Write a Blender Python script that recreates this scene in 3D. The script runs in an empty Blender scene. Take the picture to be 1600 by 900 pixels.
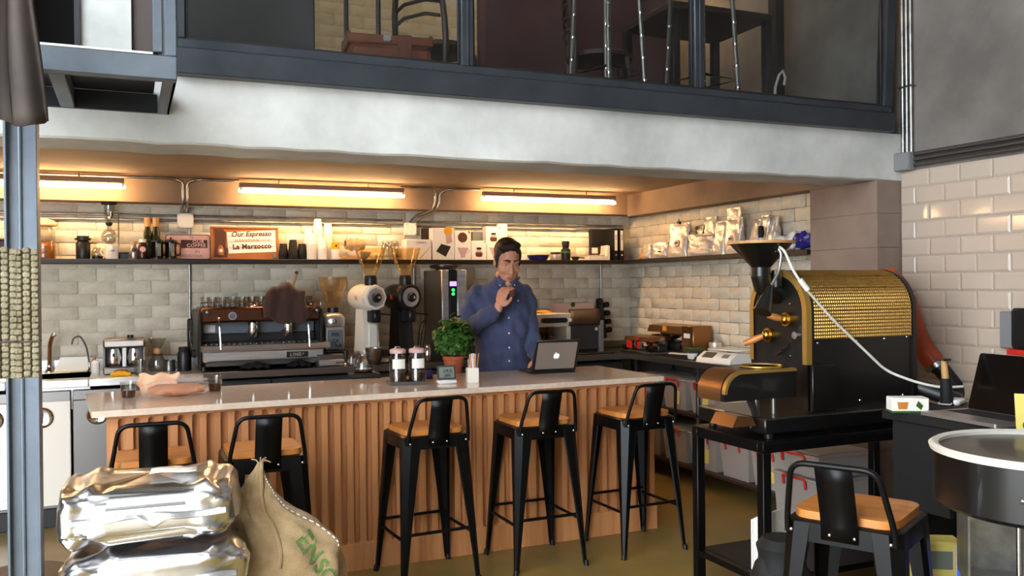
import bpy, bmesh, math, random
from mathutils import Vector, Matrix
random.seed(11)
S = bpy.context.scene
COL = S.collection
PI = math.pi

# ------------------------------------------------------------------ camera
F = 1370.0
YAW, PIT, RHO, EYE = math.radians(23.6), 4/1370.0, 0.0103, 1.5
fwd = Vector((math.sin(YAW)*math.cos(PIT), math.cos(YAW)*math.cos(PIT), -math.sin(PIT)))
_R = Vector((math.cos(YAW), -math.sin(YAW), 0))
_U = _R.cross(fwd)
rgt = math.cos(RHO)*_R - math.sin(RHO)*_U
upv = math.cos(RHO)*_U + math.sin(RHO)*_R
cam_d = bpy.data.cameras.new('camera')
cam_d.sensor_width = 36
cam_d.lens = F/1600*36
cam_d.clip_start = 0.05
cam = bpy.data.objects.new('camera', cam_d)
COL.objects.link(cam)
cam.matrix_world = Matrix((
    (rgt.x, upv.x, -fwd.x, 0), (rgt.y, upv.y, -fwd.y, 0), (rgt.z, upv.z, -fwd.z, EYE), (0, 0, 0, 1)))
S.camera = cam

# ------------------------------------------------------------------ sky, exposure
W = bpy.data.worlds.new('overcast_sky')
S.world = W
W.use_nodes = True
W.node_tree.nodes['Background'].inputs['Color'].default_value = (0.86, 0.93, 1.0, 1)
W.node_tree.nodes['Background'].inputs['Strength'].default_value = 12.0
S.view_settings.view_transform = 'Standard'
S.view_settings.look = 'None'
S.view_settings.gamma = 1
S.view_settings.use_curve_mapping = False
S.view_settings.exposure = 0.0
TUBE_POWER = 110.0

# ------------------------------------------------------------------ helpers
def at(u, v, X=None, Y=None, Z=None):
    """world point where the sight line of photo position (u, v) meets a world plane"""
    d = fwd + rgt*((u-800)/F) + upv*((450-v)/F)
    t = X/d.x if X is not None else Y/d.y if Y is not None else (Z-EYE)/d.z
    return Vector((t*d.x, t*d.y, EYE+t*d.z))

def lin(c):
    return tuple((x/255/12.92 if x/255 <= .04045 else ((x/255+.055)/1.055)**2.4) for x in c)

MATS = {}
def mat(name, col, rough=.5, metal=0., col2=None, scale=6., bump=0., bscale=40., trans=0., ior=1.45,
        emit=None, estr=0., coat=0., stretch=None, alpha=1., rnd=0., detail=4., spec=None, lo=.35, hi=.65, sheen=0.):
    m = bpy.data.materials.new(name)
    m.use_nodes = True
    nt = m.node_tree
    b = nt.nodes['Principled BSDF']
    b.inputs['Base Color'].default_value = (*lin(col), 1)
    b.inputs['Roughness'].default_value = rough
    b.inputs['Metallic'].default_value = metal
    b.inputs['IOR'].default_value = ior
    b.inputs['Transmission Weight'].default_value = trans
    b.inputs['Coat Weight'].default_value = coat
    b.inputs['Alpha'].default_value = alpha
    b.inputs['Sheen Weight'].default_value = sheen
    if spec is not None:
        b.inputs['Specular IOR Level'].default_value = spec
    if emit:
        b.inputs['Emission Color'].default_value = (*lin(emit), 1)
        b.inputs['Emission Strength'].default_value = estr
    tc = None
    if col2 or bump or rnd:
        tc = nt.nodes.new('ShaderNodeTexCoord')
        mp = nt.nodes.new('ShaderNodeMapping')
        if stretch:
            mp.inputs['Scale'].default_value = stretch
        nt.links.new(tc.outputs['Object'], mp.inputs['Vector'])
    out = None
    if col2:
        n = nt.nodes.new('ShaderNodeTexNoise')
        n.inputs['Scale'].default_value = scale
        n.inputs['Detail'].default_value = detail
        n.inputs['Roughness'].default_value = .6
        nt.links.new(mp.outputs[0], n.inputs['Vector'])
        r = nt.nodes.new('ShaderNodeValToRGB')
        r.color_ramp.elements[0].position = lo
        r.color_ramp.elements[1].position = hi
        r.color_ramp.elements[0].color = (*lin(col), 1)
        r.color_ramp.elements[1].color = (*lin(col2), 1)
        nt.links.new(n.outputs['Fac'], r.inputs['Fac'])
        out = r.outputs['Color']
    if rnd:
        oi = nt.nodes.new('ShaderNodeObjectInfo')
        mr = nt.nodes.new('ShaderNodeMapRange')
        mr.inputs['To Min'].default_value = 1-rnd
        mr.inputs['To Max'].default_value = 1+rnd
        nt.links.new(oi.outputs['Random'], mr.inputs['Value'])
        hs = nt.nodes.new('ShaderNodeHueSaturation')
        if out:
            nt.links.new(out, hs.inputs['Color'])
        else:
            hs.inputs['Color'].default_value = (*lin(col), 1)
        nt.links.new(mr.outputs[0], hs.inputs['Value'])
        out = hs.outputs['Color']
    if out:
        nt.links.new(out, b.inputs['Base Color'])
    if bump:
        n2 = nt.nodes.new('ShaderNodeTexNoise')
        n2.inputs['Scale'].default_value = bscale
        n2.inputs['Detail'].default_value = 3
        nt.links.new(mp.outputs[0], n2.inputs['Vector'])
        bp = nt.nodes.new('ShaderNodeBump')
        bp.inputs['Strength'].default_value = bump
        bp.inputs['Distance'].default_value = .01
        nt.links.new(n2.outputs['Fac'], bp.inputs['Height'])
        nt.links.new(bp.outputs['Normal'], b.inputs['Normal'])
    MATS[name] = m
    return m

class MB:
    """collects shapes, then links them as one mesh object"""
    def __init__(s, M=None):
        s.v = []; s.f = []; s.M = M or Matrix()
    def add(s, vs, fs):
        o = len(s.v)
        s.v += [s.M @ Vector(p) for p in vs]
        s.f += [tuple(i+o for i in q) for q in fs]
        return s
    def box(s, a, b):
        (x0, y0, z0), (x1, y1, z1) = a, b
        return s.add([(x0,y0,z0),(x1,y0,z0),(x1,y1,z0),(x0,y1,z0),(x0,y0,z1),(x1,y0,z1),(x1,y1,z1),(x0,y1,z1)],
                     [(0,3,2,1),(4,5,6,7),(0,1,5,4),(1,2,6,5),(2,3,7,6),(3,0,4,7)])
    def cbox(s, a, b, e=.004):
        """box with chamfered edges"""
        lo = [min(a[i], b[i]) for i in range(3)]; hi = [max(a[i], b[i]) for i in range(3)]
        e = min([e]+[(hi[i]-lo[i])*.49 for i in range(3)])
        vs = []; ix = {}
        for sx in (0,1):
            for sy in (0,1):
                for sz in (0,1):
                    c = [(lo, hi)[q][i] for i, q in enumerate((sx,sy,sz))]
                    sg = [1-2*q for q in (sx,sy,sz)]
                    for k in range(3):
                        p = [c[i] + (0 if i == k else sg[i]*e) for i in range(3)]
                        ix[(sx,sy,sz,k)] = len(vs); vs.append(p)
        fs = []
        for k in range(3):
            i, j = [(1,2),(2,0),(0,1)][k]
            for q in (0,1):
                ring = []
                for (p, r) in ((0,0),(1,0),(1,1),(0,1)):
                    t = [0,0,0]; t[k] = q; t[i] = p; t[j] = r
                    ring.append(ix[(*t, k)])
                fs.append(tuple(ring if q else ring[::-1]))
        for k in range(3):
            i, j = [(1,2),(2,0),(0,1)][k]
            for p in (0,1):
                for r in (0,1):
                    t0 = [0,0,0]; t0[i] = p; t0[j] = r
                    t1 = list(t0); t1[k] = 1
                    q = (ix[(*t0,i)], ix[(*t1,i)], ix[(*t1,j)], ix[(*t0,j)])
                    fs.append(q if (p ^ r) else q[::-1])
        for sx in (0,1):
            for sy in (0,1):
                for sz in (0,1):
                    q = tuple(ix[(sx,sy,sz,k)] for k in range(3))
                    fs.append(q if (sx+sy+sz) % 2 else q[::-1])
        return s.add(vs, fs)
    def cyl(s, p0, p1, r0, r1=None, n=16, caps=True):
        p0, p1 = Vector(p0), Vector(p1)
        r1 = r0 if r1 is None else r1
        d = (p1-p0).normalized()
        a = Vector((0,0,1)) if abs(d.z) < .9 else Vector((1,0,0))
        x = d.cross(a).normalized(); y = d.cross(x)
        vs = []
        for p, r in ((p0,r0),(p1,r1)):
            for i in range(n):
                t = 2*PI*i/n
                vs.append(p + x*math.cos(t)*r + y*math.sin(t)*r)
        fs = [(i, i+n, (i+1) % n+n, (i+1) % n) for i in range(n)]
        if caps:
            fs += [tuple(range(n)), tuple(range(2*n-1, n-1, -1))]
        return s.add(vs, fs)
    def tube(s, pts, r, n=8, closed=False):
        pts = [Vector(p) for p in pts]
        m = len(pts)
        rs = r if isinstance(r, (list, tuple)) else [r]*m
        tan = []
        for i in range(m):
            a = pts[(i-1) % m] if (closed or i > 0) else pts[i]
            b = pts[(i+1) % m] if (closed or i < m-1) else pts[i]
            tan.append((b-a).normalized())
        up = Vector((0,0,1)) if abs(tan[0].z) < .9 else Vector((1,0,0))
        x = tan[0].cross(up).normalized()
        vs = []
        for i in range(m):
            x = (x - tan[i]*x.dot(tan[i])).normalized()
            y = tan[i].cross(x)
            for k in range(n):
                t = 2*PI*k/n
                vs.append(pts[i] + (x*math.cos(t)+y*math.sin(t))*rs[i])
        fs = []
        for i in range(m if closed else m-1):
            j = (i+1) % m
            for k in range(n):
                l = (k+1) % n
                fs.append((i*n+k, i*n+l, j*n+l, j*n+k))
        if not closed:
            fs += [tuple(range(n))[::-1], tuple(range((m-1)*n, m*n))]
        return s.add(vs, fs)
    def lathe(s, prof, c=(0,0,0), n=24):
        """revolve a profile [(r, z)] about the vertical through c"""
        c = Vector(c); vs = []; fs = []
        for (r, z) in prof:
            for k in range(n):
                t = 2*PI*k/n
                vs.append(c + Vector((r*math.cos(t), r*math.sin(t), z)))
        m = len(prof)
        for i in range(m-1):
            for k in range(n):
                l = (k+1) % n
                fs.append((i*n+k, i*n+l, (i+1)*n+l, (i+1)*n+k))
        if prof[0][0] > 1e-5: fs.append(tuple(range(n))[::-1])
        if prof[-1][0] > 1e-5: fs.append(tuple(range((m-1)*n, m*n)))
        return s.add(vs, fs)
    def shell(s, prof, t=.002, c=(0,0,0), n=24):
        """open vessel with a wall: profile outside going up, then back down inside"""
        inn = [(max(r-t, 0.0), z + (t if i == 0 else 0)) for i, (r, z) in enumerate(prof)]
        full = [(0, prof[0][1])] + list(prof) + inn[::-1] + [(0, inn[0][1])]
        return s.lathe(full, c, n)
    def prism(s, poly, axis, d0, d1):
        """extrude a polygon along axis; poly gives the two other coordinates in order"""
        n = len(poly)
        def p(q, d):
            return {'x': (d, q[0], q[1]), 'y': (q[0], d, q[1]), 'z': (q[0], q[1], d)}[axis]
        vs = [p(q, d0) for q in poly] + [p(q, d1) for q in poly]
        fs = [tuple(range(n))[::-1], tuple(range(n, 2*n))]
        fs += [(i, (i+1) % n, (i+1) % n+n, i+n) for i in range(n)]
        return s.add(vs, fs)
    def grid(s, fn, nu, nv, wrapu=False):
        vs = [fn(i/(nu if wrapu else nu-1), j/(nv-1)) for j in range(nv) for i in range(nu)]
        fs = []
        for j in range(nv-1):
            for i in range(nu if wrapu else nu-1):
                k = (i+1) % nu
                fs.append((j*nu+i, j*nu+k, (j+1)*nu+k, (j+1)*nu+i))
        return s.add(vs, fs)
    def ball(s, c, r, nu=16, nv=10, R=None):
        c = Vector(c); r = r if isinstance(r, (tuple, list)) else (r, r, r)
        vs = []; fs = []
        for j in range(nv+1):
            a = PI*j/nv
            for i in range(nu):
                t = 2*PI*i/nu
                p = Vector((r[0]*math.sin(a)*math.cos(t), r[1]*math.sin(a)*math.sin(t), r[2]*math.cos(a)))
                vs.append(c + (R @ p if R else p))
        for j in range(nv):
            for i in range(nu):
                k = (i+1) % nu
                fs.append((j*nu+i, (j+1)*nu+i, (j+1)*nu+k, j*nu+k))
        return s.add(vs, fs)
    def mesh(s, name, angle=40, recalc=True):
        me = bpy.data.meshes.new(name)
        me.from_pydata([tuple(p) for p in s.v], [], s.f)
        bm = bmesh.new(); bm.from_mesh(me)
        bmesh.ops.remove_doubles(bm, verts=bm.verts, dist=1e-6)
        if recalc: bmesh.ops.recalc_face_normals(bm, faces=bm.faces)
        bm.to_mesh(me); bm.free()
        if angle:
            me.polygons.foreach_set('use_smooth', [True]*len(me.polygons))
            me.set_sharp_from_angle(angle=math.radians(angle))
        return me
    def build(s, name, m, parent=None, angle=40, loc=None, rz=None, recalc=True):
        return link(name, s.mesh(name, angle, recalc), m, parent, loc, rz)

def link(name, me, m=None, parent=None, loc=None, rz=None):
    o = bpy.data.objects.new(name, me)
    COL.objects.link(o)
    if m is not None and not me.materials:
        me.materials.append(MATS[m] if isinstance(m, str) else m)
    if parent is not None: o.parent = parent
    if loc is not None: o.location = loc
    if rz is not None: o.rotation_euler = (0, 0, rz) if not isinstance(rz, (tuple, list)) else rz
    return o

def tag(o, label, cat, group=None):
    o['label'] = label; o['category'] = cat
    if group: o['group'] = group
    return o

def thing(name, label, cat, loc=(0,0,0), rz=0, group=None):
    o = bpy.data.objects.new(name, None)
    o.empty_display_size = .05
    COL.objects.link(o)
    o.location = loc; o.rotation_euler = (0, 0, rz)
    return tag(o, label, cat, group)

def struct(o):
    o['kind'] = 'structure'
    return o

def copy_tree(o, parent=None):
    c = o.copy(); COL.objects.link(c)
    if parent is not None: c.parent = parent
    for ch in list(o.children): copy_tree(ch, c)
    return c

def dup(o, loc, rz=0, label=None):
    c = copy_tree(o)
    c.location = loc; c.rotation_euler = (0, 0, rz)
    if label: c['label'] = label
    return c

def fillet(pts, r, n=5):
    """round the inner corners of a polyline"""
    pts = [Vector(p) for p in pts]; out = [pts[0]]
    for i in range(1, len(pts)-1):
        a, b, c = pts[i-1], pts[i], pts[i+1]
        d0 = (a-b); d1 = (c-b)
        q = min(r, d0.length*.48, d1.length*.48)
        p0 = b + d0.normalized()*q; p1 = b + d1.normalized()*q
        for k in range(n+1):
            t = k/n
            out.append(p0*(1-t)**2 + b*2*t*(1-t) + p1*t*t)
    return out + [pts[-1]]

def rrect(x0, y0, x1, y1, r, n=5):
    out = []
    for cx, cy, a0 in ((x1-r, y1-r, 0), (x0+r, y1-r, PI/2), (x0+r, y0+r, PI), (x1-r, y0+r, 1.5*PI)):
        for k in range(n+1):
            a = a0 + PI/2*k/n
            out.append((cx+r*math.cos(a), cy+r*math.sin(a)))
    return out

def baked(o):
    """mesh of an object with its modifiers applied, evaluated in a scratch scene to stay quick"""
    sc = bpy.data.scenes.new('scratch')
    sc.collection.objects.link(o)
    vl = sc.view_layers[0]
    vl.update()
    me = bpy.data.meshes.new_from_object(o.evaluated_get(vl.depsgraph))
    bpy.data.objects.remove(o)
    bpy.data.scenes.remove(sc)
    return me

def text_mesh(body, size, depth=.0008, bold=0., shear=0., align='CENTER', spacing=1.):
    cu = bpy.data.curves.new('lettering', 'FONT')
    cu.body = body; cu.size = size; cu.extrude = depth; cu.align_x = align; cu.align_y = 'CENTER'
    cu.offset = bold; cu.shear = shear; cu.space_character = spacing
    cu.resolution_u = 3
    o = bpy.data.objects.new('lettering', cu)
    return baked(o)

def lettering(body, size, m, parent, loc, rot=(PI/2,0,0), name='lettering', **k):
    o = link(name, text_mesh(body, size, **k), m, parent)
    o.location = loc; o.rotation_euler = rot
    return o

# ------------------------------------------------------------------ materials
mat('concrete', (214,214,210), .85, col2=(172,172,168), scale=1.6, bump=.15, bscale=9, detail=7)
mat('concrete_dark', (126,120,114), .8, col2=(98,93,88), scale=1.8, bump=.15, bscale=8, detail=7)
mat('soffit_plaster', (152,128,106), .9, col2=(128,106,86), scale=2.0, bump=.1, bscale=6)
mat('pier_paint', (142,124,112), .8, col2=(124,106,95), scale=2.2, bump=.1, bscale=12)
mat('brick_paint', (226,218,200), .7, col2=(205,196,176), scale=9, bump=.5, bscale=38, rnd=.06)
mat('mortar', (198,188,168), .85, bump=.4, bscale=50)
mat('brick_cream', (212,196,160), .8, col2=(190,172,134), scale=9, bump=.4, bscale=38, rnd=.07)
mat('tile_glaze', (188,171,155), .09, rnd=.03, bump=.08, bscale=7)
mat('grout', (176,162,146), .8)
mat('floor_concrete', (158,128,64), .38, col2=(116,102,62), scale=1.7, detail=8, bump=.06, bscale=14, lo=.3, hi=.72)
mat('steel_blue', (104,112,122), .42, metal=.25, col2=(90,98,108), scale=5)
mat('steel_charcoal', (62,66,72), .36, metal=.35, col2=(52,56,62), scale=5)
mat('steel_brown_reflection', (92,58,42), .25, metal=.85)  # stainless housing with its brown reflection put into the base colour
mat('steel_dark', (40,40,43), .4, metal=.4)
mat('black_metal', (17,17,18), .36, metal=.55)
mat('black_paint', (14,13,13), .32, coat=.2)
mat('black_matte', (14,13,13), .7)
mat('black_plastic', (22,22,23), .4)
mat('galvanised', (176,176,172), .3, metal=.95, col2=(140,140,138), scale=12)
mat('stainless', (208,208,207), .28, metal=.75, col2=(184,184,184), scale=3, stretch=(1,1,14))
mat('stainless_dull', (120,118,115), .35, metal=.9)
mat('chrome', (225,225,225), .08, metal=1.)
mat('brass', (205,160,72), .22, metal=1.)
mat('gold_trim', (196,156,84), .38, metal=.8)
mat('bronze', (150,108,70), .3, metal=.9)
mat('white_plastic', (228,226,220), .4)
mat('white_enamel', (232,226,212), .25, coat=.3)
mat('grey_plastic', (126,126,128), .45)
mat('dark_grey', (52,53,56), .5)
mat('paper_white', (238,234,226), .8)
mat('card_white', (236,230,222), .7, rnd=.03)
mat('card_pink', (226,200,186), .75)
mat('brown_print', (88,50,34), .6)
mat('ink', (32,26,26), .7)
mat('red_print', (196,54,44), .6)
mat('orange_wood', (206,134,64), .38, col2=(178,104,44), scale=3.2, stretch=(1,9,1), detail=5, coat=.1)
mat('bar_oak', (198,138,88), .5, col2=(170,110,66), scale=2.2, stretch=(7,7,.6), detail=6, rnd=.07)
mat('bar_oak_groove_shade', (168,112,76), .6, col2=(140,90,60), scale=2.2, stretch=(7,7,.6), detail=6)  # unused darker copy of the bar oak, groove shade in its colour
mat('stone_top', (218,198,178), .08, col2=(206,184,164), scale=30, detail=6)
mat('dark_walnut', (58,40,33), .5, col2=(44,29,24), scale=4, stretch=(1,8,1))
mat('shelf_black', (30,25,24), .45)
mat('red_wood', (112,54,30), .42, col2=(84,38,22), scale=4, stretch=(6,1,1), coat=.2)
mat('maroon', (84,50,50), .8, col2=(70,40,40), scale=3)
mat('brown_panel', (78,68,64), .7)
mat('brown_cloth', (66,44,36), .95, bump=.3, bscale=160, sheen=.2)
mat('drape', (62,52,46), .8, col2=(44,37,33), scale=4)
mat('woven_jute', (126,118,94), .9, col2=(104,94,72), scale=14, bump=.6, bscale=120)
mat('burlap', (186,158,116), .95, col2=(160,130,90), scale=10, bump=.7, bscale=300, sheen=.2)
mat('burlap_ink', (96,124,66), .95, bump=.6, bscale=300)
mat('foil', (220,220,222), .27, metal=1., bump=.2, bscale=9)
mat('foil_bag', (212,202,192), .32, metal=.35, bump=.4, bscale=40)
mat('glass', (255,255,255), .02, trans=1., ior=1.45)
mat('thin_glass', (240,245,245), .03, trans=1., ior=1.12)
mat('pane_glass', (238,242,245), .02, trans=1., ior=1.02, spec=.6)
mat('amber_plastic', (214,176,120), .12, trans=.85, ior=1.15)
mat('green_glass', (48,52,30), .08, trans=.4)
mat('smoked', (40,34,30), .1, trans=.5, ior=1.2)
mat('coffee', (66,28,14), .1)
mat('coffee_beans', (74,44,28), .6, col2=(40,22,14), scale=60, bump=.8, bscale=80)
mat('chaff', (176,140,92), .8, col2=(120,86,52), scale=40, bump=.8, bscale=60)
mat('dried_fruit', (208,124,30), .5, col2=(150,78,14), scale=30, bump=.8, bscale=40)
mat('terracotta', (178,96,62), .8, col2=(160,82,52), scale=8)
mat('leaf_green', (62,108,34), .5, rnd=.25, col2=(44,84,26), scale=20)
mat('stem_green', (84,110,50), .6)
mat('soil', (44,32,24), .95)
mat('skin', (206,150,122), .5, col2=(196,136,110), scale=10)
mat('lip', (176,102,92), .5)
mat('eye_white', (228,222,216), .3)
mat('hair', (30,21,18), .6, bump=.8, bscale=70, stretch=(1,1,.35))
mat('shirt_blue', (70,78,110), .85, col2=(60,68,98), scale=14, bump=.2, bscale=220, sheen=.1)
mat('trouser', (38,40,50), .9)
mat('orange_hose', (176,74,44), .55)
mat('red_plastic', (206,42,32), .4)
mat('bin_plastic', (196,186,178), .3, trans=.4, ior=1.2, alpha=1.)
mat('yellow_paper', (222,204,110), .8)
mat('sponge', (226,164,24), .9, bump=.5, bscale=90)
mat('bread_paper', (226,176,140), .7, bump=.4, bscale=30)
mat('bread', (190,118,64), .7, col2=(160,88,42), scale=16, bump=.4, bscale=30)
mat('sign_pink', (206,170,168), .5, col2=(190,150,148), scale=8)
mat('sign_brown', (172,108,54), .5, col2=(146,86,40), scale=5)
mat('sign_ink', (58,38,34), .6)
mat('led_green', (30,200,80), .4, emit=(40,255,90), estr=3)
mat('led_purple', (170,130,220), .4, emit=(180,140,255), estr=2)
mat('led_blue', (40,60,240), .4, emit=(40,70,255), estr=1.6)
mat('lcd', (120,128,118), .3)
mat('screen_dark', (12,10,10), .08)
mat('aluminium', (176,172,168), .35, metal=.8)
mat('logo_white', (245,245,245), .4, emit=(255,255,255), estr=.6)
mat('cable_white', (212,208,198), .5)
mat('tube_light', (255,236,200), .4, emit=(255,206,146), estr=TUBE_POWER)
mat('bulb', (255,220,150), .4, emit=(255,200,130), estr=160)
mat('navy_plastic', (38,34,120), .35)
mat('wood_pale', (196,152,98), .5, col2=(176,130,80), scale=4, stretch=(1,8,1))
mat('cloth_grey', (74,74,76), .9)
mat('label_print', (232,228,220), .7)
mat('tray_steel', (222,216,204), .45, metal=.1)
mat('wrap_film', (240,222,208), .2, alpha=.16)
mat('gold_mesh', (168,132,70), .3, metal=.95)
def thin_glass(name, tint, ior=1.45, rough=.02):
    m = bpy.data.materials.new(name); m.use_nodes = True
    nt = m.node_tree; nt.nodes.clear()
    o = nt.nodes.new('ShaderNodeOutputMaterial'); mx = nt.nodes.new('ShaderNodeMixShader')
    t = nt.nodes.new('ShaderNodeBsdfTransparent'); g = nt.nodes.new('ShaderNodeBsdfGlossy'); lw = nt.nodes.new('ShaderNodeLayerWeight'); fr = nt.nodes.new('ShaderNodeMath'); ad = nt.nodes.new('ShaderNodeMath')
    t.inputs['Color'].default_value = (*lin(tint), 1)
    g.inputs['Roughness'].default_value = rough
    f0 = ((ior-1)/(ior+1))**2
    fr.operation = 'POWER'; fr.inputs[1].default_value = 5
    ad.operation = 'MULTIPLY_ADD'; ad.inputs[1].default_value = .9-f0; ad.inputs[2].default_value = f0
    nt.links.new(lw.outputs['Facing'], fr.inputs[0]); nt.links.new(fr.outputs[0], ad.inputs[0])
    nt.links.new(ad.outputs[0], mx.inputs[0]); nt.links.new(t.outputs[0], mx.inputs[1]); nt.links.new(g.outputs[0], mx.inputs[2])
    nt.links.new(mx.outputs[0], o.inputs['Surface'])
    MATS[name] = m
thin_glass('glass', (242,242,240), 1.75)
thin_glass('thin_glass', (250,250,249), 1.4)
thin_glass('pane_glass', (236,238,238), 1.5)
thin_glass('amber_plastic', (251,241,224), 1.5, .12)
thin_glass('smoked', (170,160,152), 1.4, .05)

# ------------------------------------------------------------------ room shell
XR, YB, YF = 4.19, 6.9, 3.82           # right wall, back wall, front of the gallery beam
struct(MB().box((-3,-.3,-.1), (4.4,7.1,0)).build('floor', 'floor_concrete', angle=0))
struct(MB().box((-9,-9,-.1), (4.4,-.3,0)).box((-9,-.3,-.1), (-3,7.1,0)).build('floor_pavement', 'concrete', angle=0))
wb = struct(MB().box((-2.8,YB,0), (4.4,7.1,5)).build('wall_back', 'mortar', angle=0))
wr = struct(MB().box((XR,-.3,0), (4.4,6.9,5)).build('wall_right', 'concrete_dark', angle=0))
struct(MB().box((-3,2.2,0), (-2.8,7.1,5)).build('wall_left', 'concrete', angle=0))
struct(MB().box((-.8,-.5,0), (4.4,-.3,5)).build('wall_front_light_block', 'concrete', angle=0))  # unseen wall behind the camera, added to keep daylight off the right side
struct(MB().box((-3,-.5,5), (4.4,7.1,5.15)).build('ceiling', 'concrete', angle=0))
# gallery: slab, downstand beam at its front, dropped beams along the two walls
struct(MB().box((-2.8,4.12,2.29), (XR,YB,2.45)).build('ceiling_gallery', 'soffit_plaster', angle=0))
struct(MB().box((-2.8,3.9,2.45), (XR,YB,2.47)).build('floor_gallery', 'dark_walnut', angle=0))
def beam_face(u, v):
    x = -2.8 + u*(XR+2.8)
    return Vector((x, YF - .0, 2.09+v*.278))
bm_ = MB()
N = 60
prof = [(3.835,2.09),(3.822,2.098),(YF,2.115),(YF,2.367),(4.12,2.367),(4.12,2.09)]
for i in range(N):
    pass
vs = []
for i in range(N+1):
    x = -2.8 + (XR+2.8)*i/N
    w = [random.uniform(-.0035,.0035) for _ in range(2)]
    for k, (y, z) in enumerate(prof):
        vs.append((x, y, z + (w[0] if k < 3 or k == 5 else 0)))
n = len(prof)
fs = [(i*n+k, i*n+(k+1) % n, (i+1)*n+(k+1) % n, (i+1)*n+k) for i in range(N) for k in range(n)]
fs += [tuple(range(n)), tuple(range(N*n, N*n+n))[::-1]]
bm_.add(vs, fs)
struct(bm_.build('ceiling_beam_front', 'concrete', angle=30))
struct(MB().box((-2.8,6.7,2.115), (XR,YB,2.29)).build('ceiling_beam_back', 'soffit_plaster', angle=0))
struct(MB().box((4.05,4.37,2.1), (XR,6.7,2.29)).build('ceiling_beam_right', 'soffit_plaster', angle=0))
wp = struct(MB().box((3.994,YF+.004,0), (XR,4.37,2.09)).box((3.99,4.12,2.09), (XR,4.37,2.29)).build('wall_pier', 'pier_paint', angle=0))
for z0, z1 in ((0,.62),(.62,1.02),(1.02,1.42),(1.42,1.70),(1.70,1.90),(1.90,2.09)):
    MB().cbox((3.99,YF,z0+.001), (XR-.02,4.369,z1-.001), .0025).build('block', 'pier_paint', wp)

def brick_variants(L, Hh, D, k, jit=.003, gap=.007):
    out = []
    for i in range(k):
        b = MB().cbox((-L/2+gap/2, -D, -Hh/2+gap/2), (L/2-gap/2, .002, Hh/2-gap/2), .006)
        b.v = [p + Vector((random.uniform(-jit,jit), random.uniform(-jit,jit) if p.y < -.004 else 0, random.uniform(-jit,jit))) for p in b.v]
        out.append(b.mesh('brick', 50))
    return out
# painted brick on the back wall, above the worktop
L, Hc = .24, .09
bv = brick_variants(L, Hc, .009, 7, .0022, .0045)
for c in range(14):
    z = .975 + c*Hc
    x = -.93 + (L/2 if c % 2 else 0)
    while x < XR - .02:
        o = link('brick', random.choice(bv), 'brick_paint', wb, (x, YB, z))
        o.rotation_euler = (0, random.choice((0, PI))*0, 0)
        x += L
# painted brick on the right wall, beyond the pier
for c in range(13):
    z = .975 + c*Hc
    y = 4.37 + (L/2 if c % 2 else .01)
    while y < YB - .03:
        link('brick', random.choice(bv), 'brick_paint', wr, (XR, y+.12 if y+.24 < YB else y+.08, z), (0,0,-PI/2))
        y += L
# cream brick of the gallery's far wall
bc = [m.copy() for m in bv[:5]]
for m in bc: m.materials.clear()
for c in range(8):
    z = 3.16 + c*Hc
    x = .55 + (L/2 if c % 2 else 0)
    while x < 2.9:
        link('brick', random.choice(bc), 'brick_cream', wb, (x, YB, z))
        x += L
# bevelled glazed wall tiles on the right wall, nearer than the pier
TW, TH = .2, .1
tm = MB()
g = .0015; e = .012; d = .009
A = [(-TW/2+g,0,-TH/2+g),(TW/2-g,0,-TH/2+g),(TW/2-g,0,TH/2-g),(-TW/2+g,0,TH/2-g)]
Bq = [(p[0],-.004,p[2]) for p in A]
Cq = [(p[0]-math.copysign(e,p[0]),-d,p[2]-math.copysign(e,p[2])) for p in A]
tm.add(A+Bq+Cq, [(0,1,2,3)]+[(i,(i+1)%4,(i+1)%4+4,i+4) for i in range(4)]+[(i+4,(i+1)%4+4,(i+1)%4+8,i+8) for i in range(4)]+[(8,9,10,11)])
tmesh = tm.mesh('tile', 5)
struct(MB().box((XR-.004,2.2,.42), (XR,3.822,2.145)).build('trim_grout', 'grout', wr, angle=0))
for c in range(17):
    z = 2.145 - TH/2 - c*TH
    y = 3.822 - (TW/2 if c % 2 else 0)
    while y > 2.25:
        y0 = y - TW/2
        o = link('tile', tmesh, 'tile_glaze', wr, (XR-.004, y0, z), (random.uniform(-.004,.004),0,-PI/2+random.uniform(-.006,.006)))
        y -= TW
    if c % 2:
        o = link('tile', tmesh, 'tile_glaze', wr, (XR-.004, 3.822-TW/4, z), (0,0,-PI/2)); o.scale = (.5,1,1)

# ------------------------------------------------------------------ gallery front
wm = struct(MB().box((-.165,3.84,2.367), (.02,3.98,5)).box((-2.8,3.84,2.367), (-.62,3.98,5)).build('wall_gallery_front', 'concrete', angle=0))
struct(MB().box((.02,3.86,2.367), (.17,3.94,5)).build('trim_jamb', 'brown_panel', angle=0))
struct(MB().box((-.185,3.82,2.367), (-.165,3.96,4.4)).box((-.62,3.82,2.367), (-.6,3.96,4.4)).build('door_1', 'steel_dark', angle=0))
struct(MB().box((-1.2,5.4,2.47), (.17,5.46,5)).build('wall_gallery_dark_sheet', 'black_matte', angle=0))  # black sheet: the dark of the interior beyond the doorway, put into colour
struct(MB().cbox((.17,3.755,2.367), (4.07,3.84,2.472), .004).build('trim_gallery_channel', 'steel_charcoal', angle=30))
win = bpy.data.objects.new('window_1', None); COL.objects.link(win); win.location = (0,3.8,2.472); struct(win)
ZT = 1.15
MB().cbox((.19,-.03,.002), (4.06,.03,.04), .004).build('bottom_rail', 'steel_charcoal', win)
MB().cbox((.19,-.03,ZT-.05), (4.06,.03,ZT), .004).build('top_rail', 'steel_charcoal', win)
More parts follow.
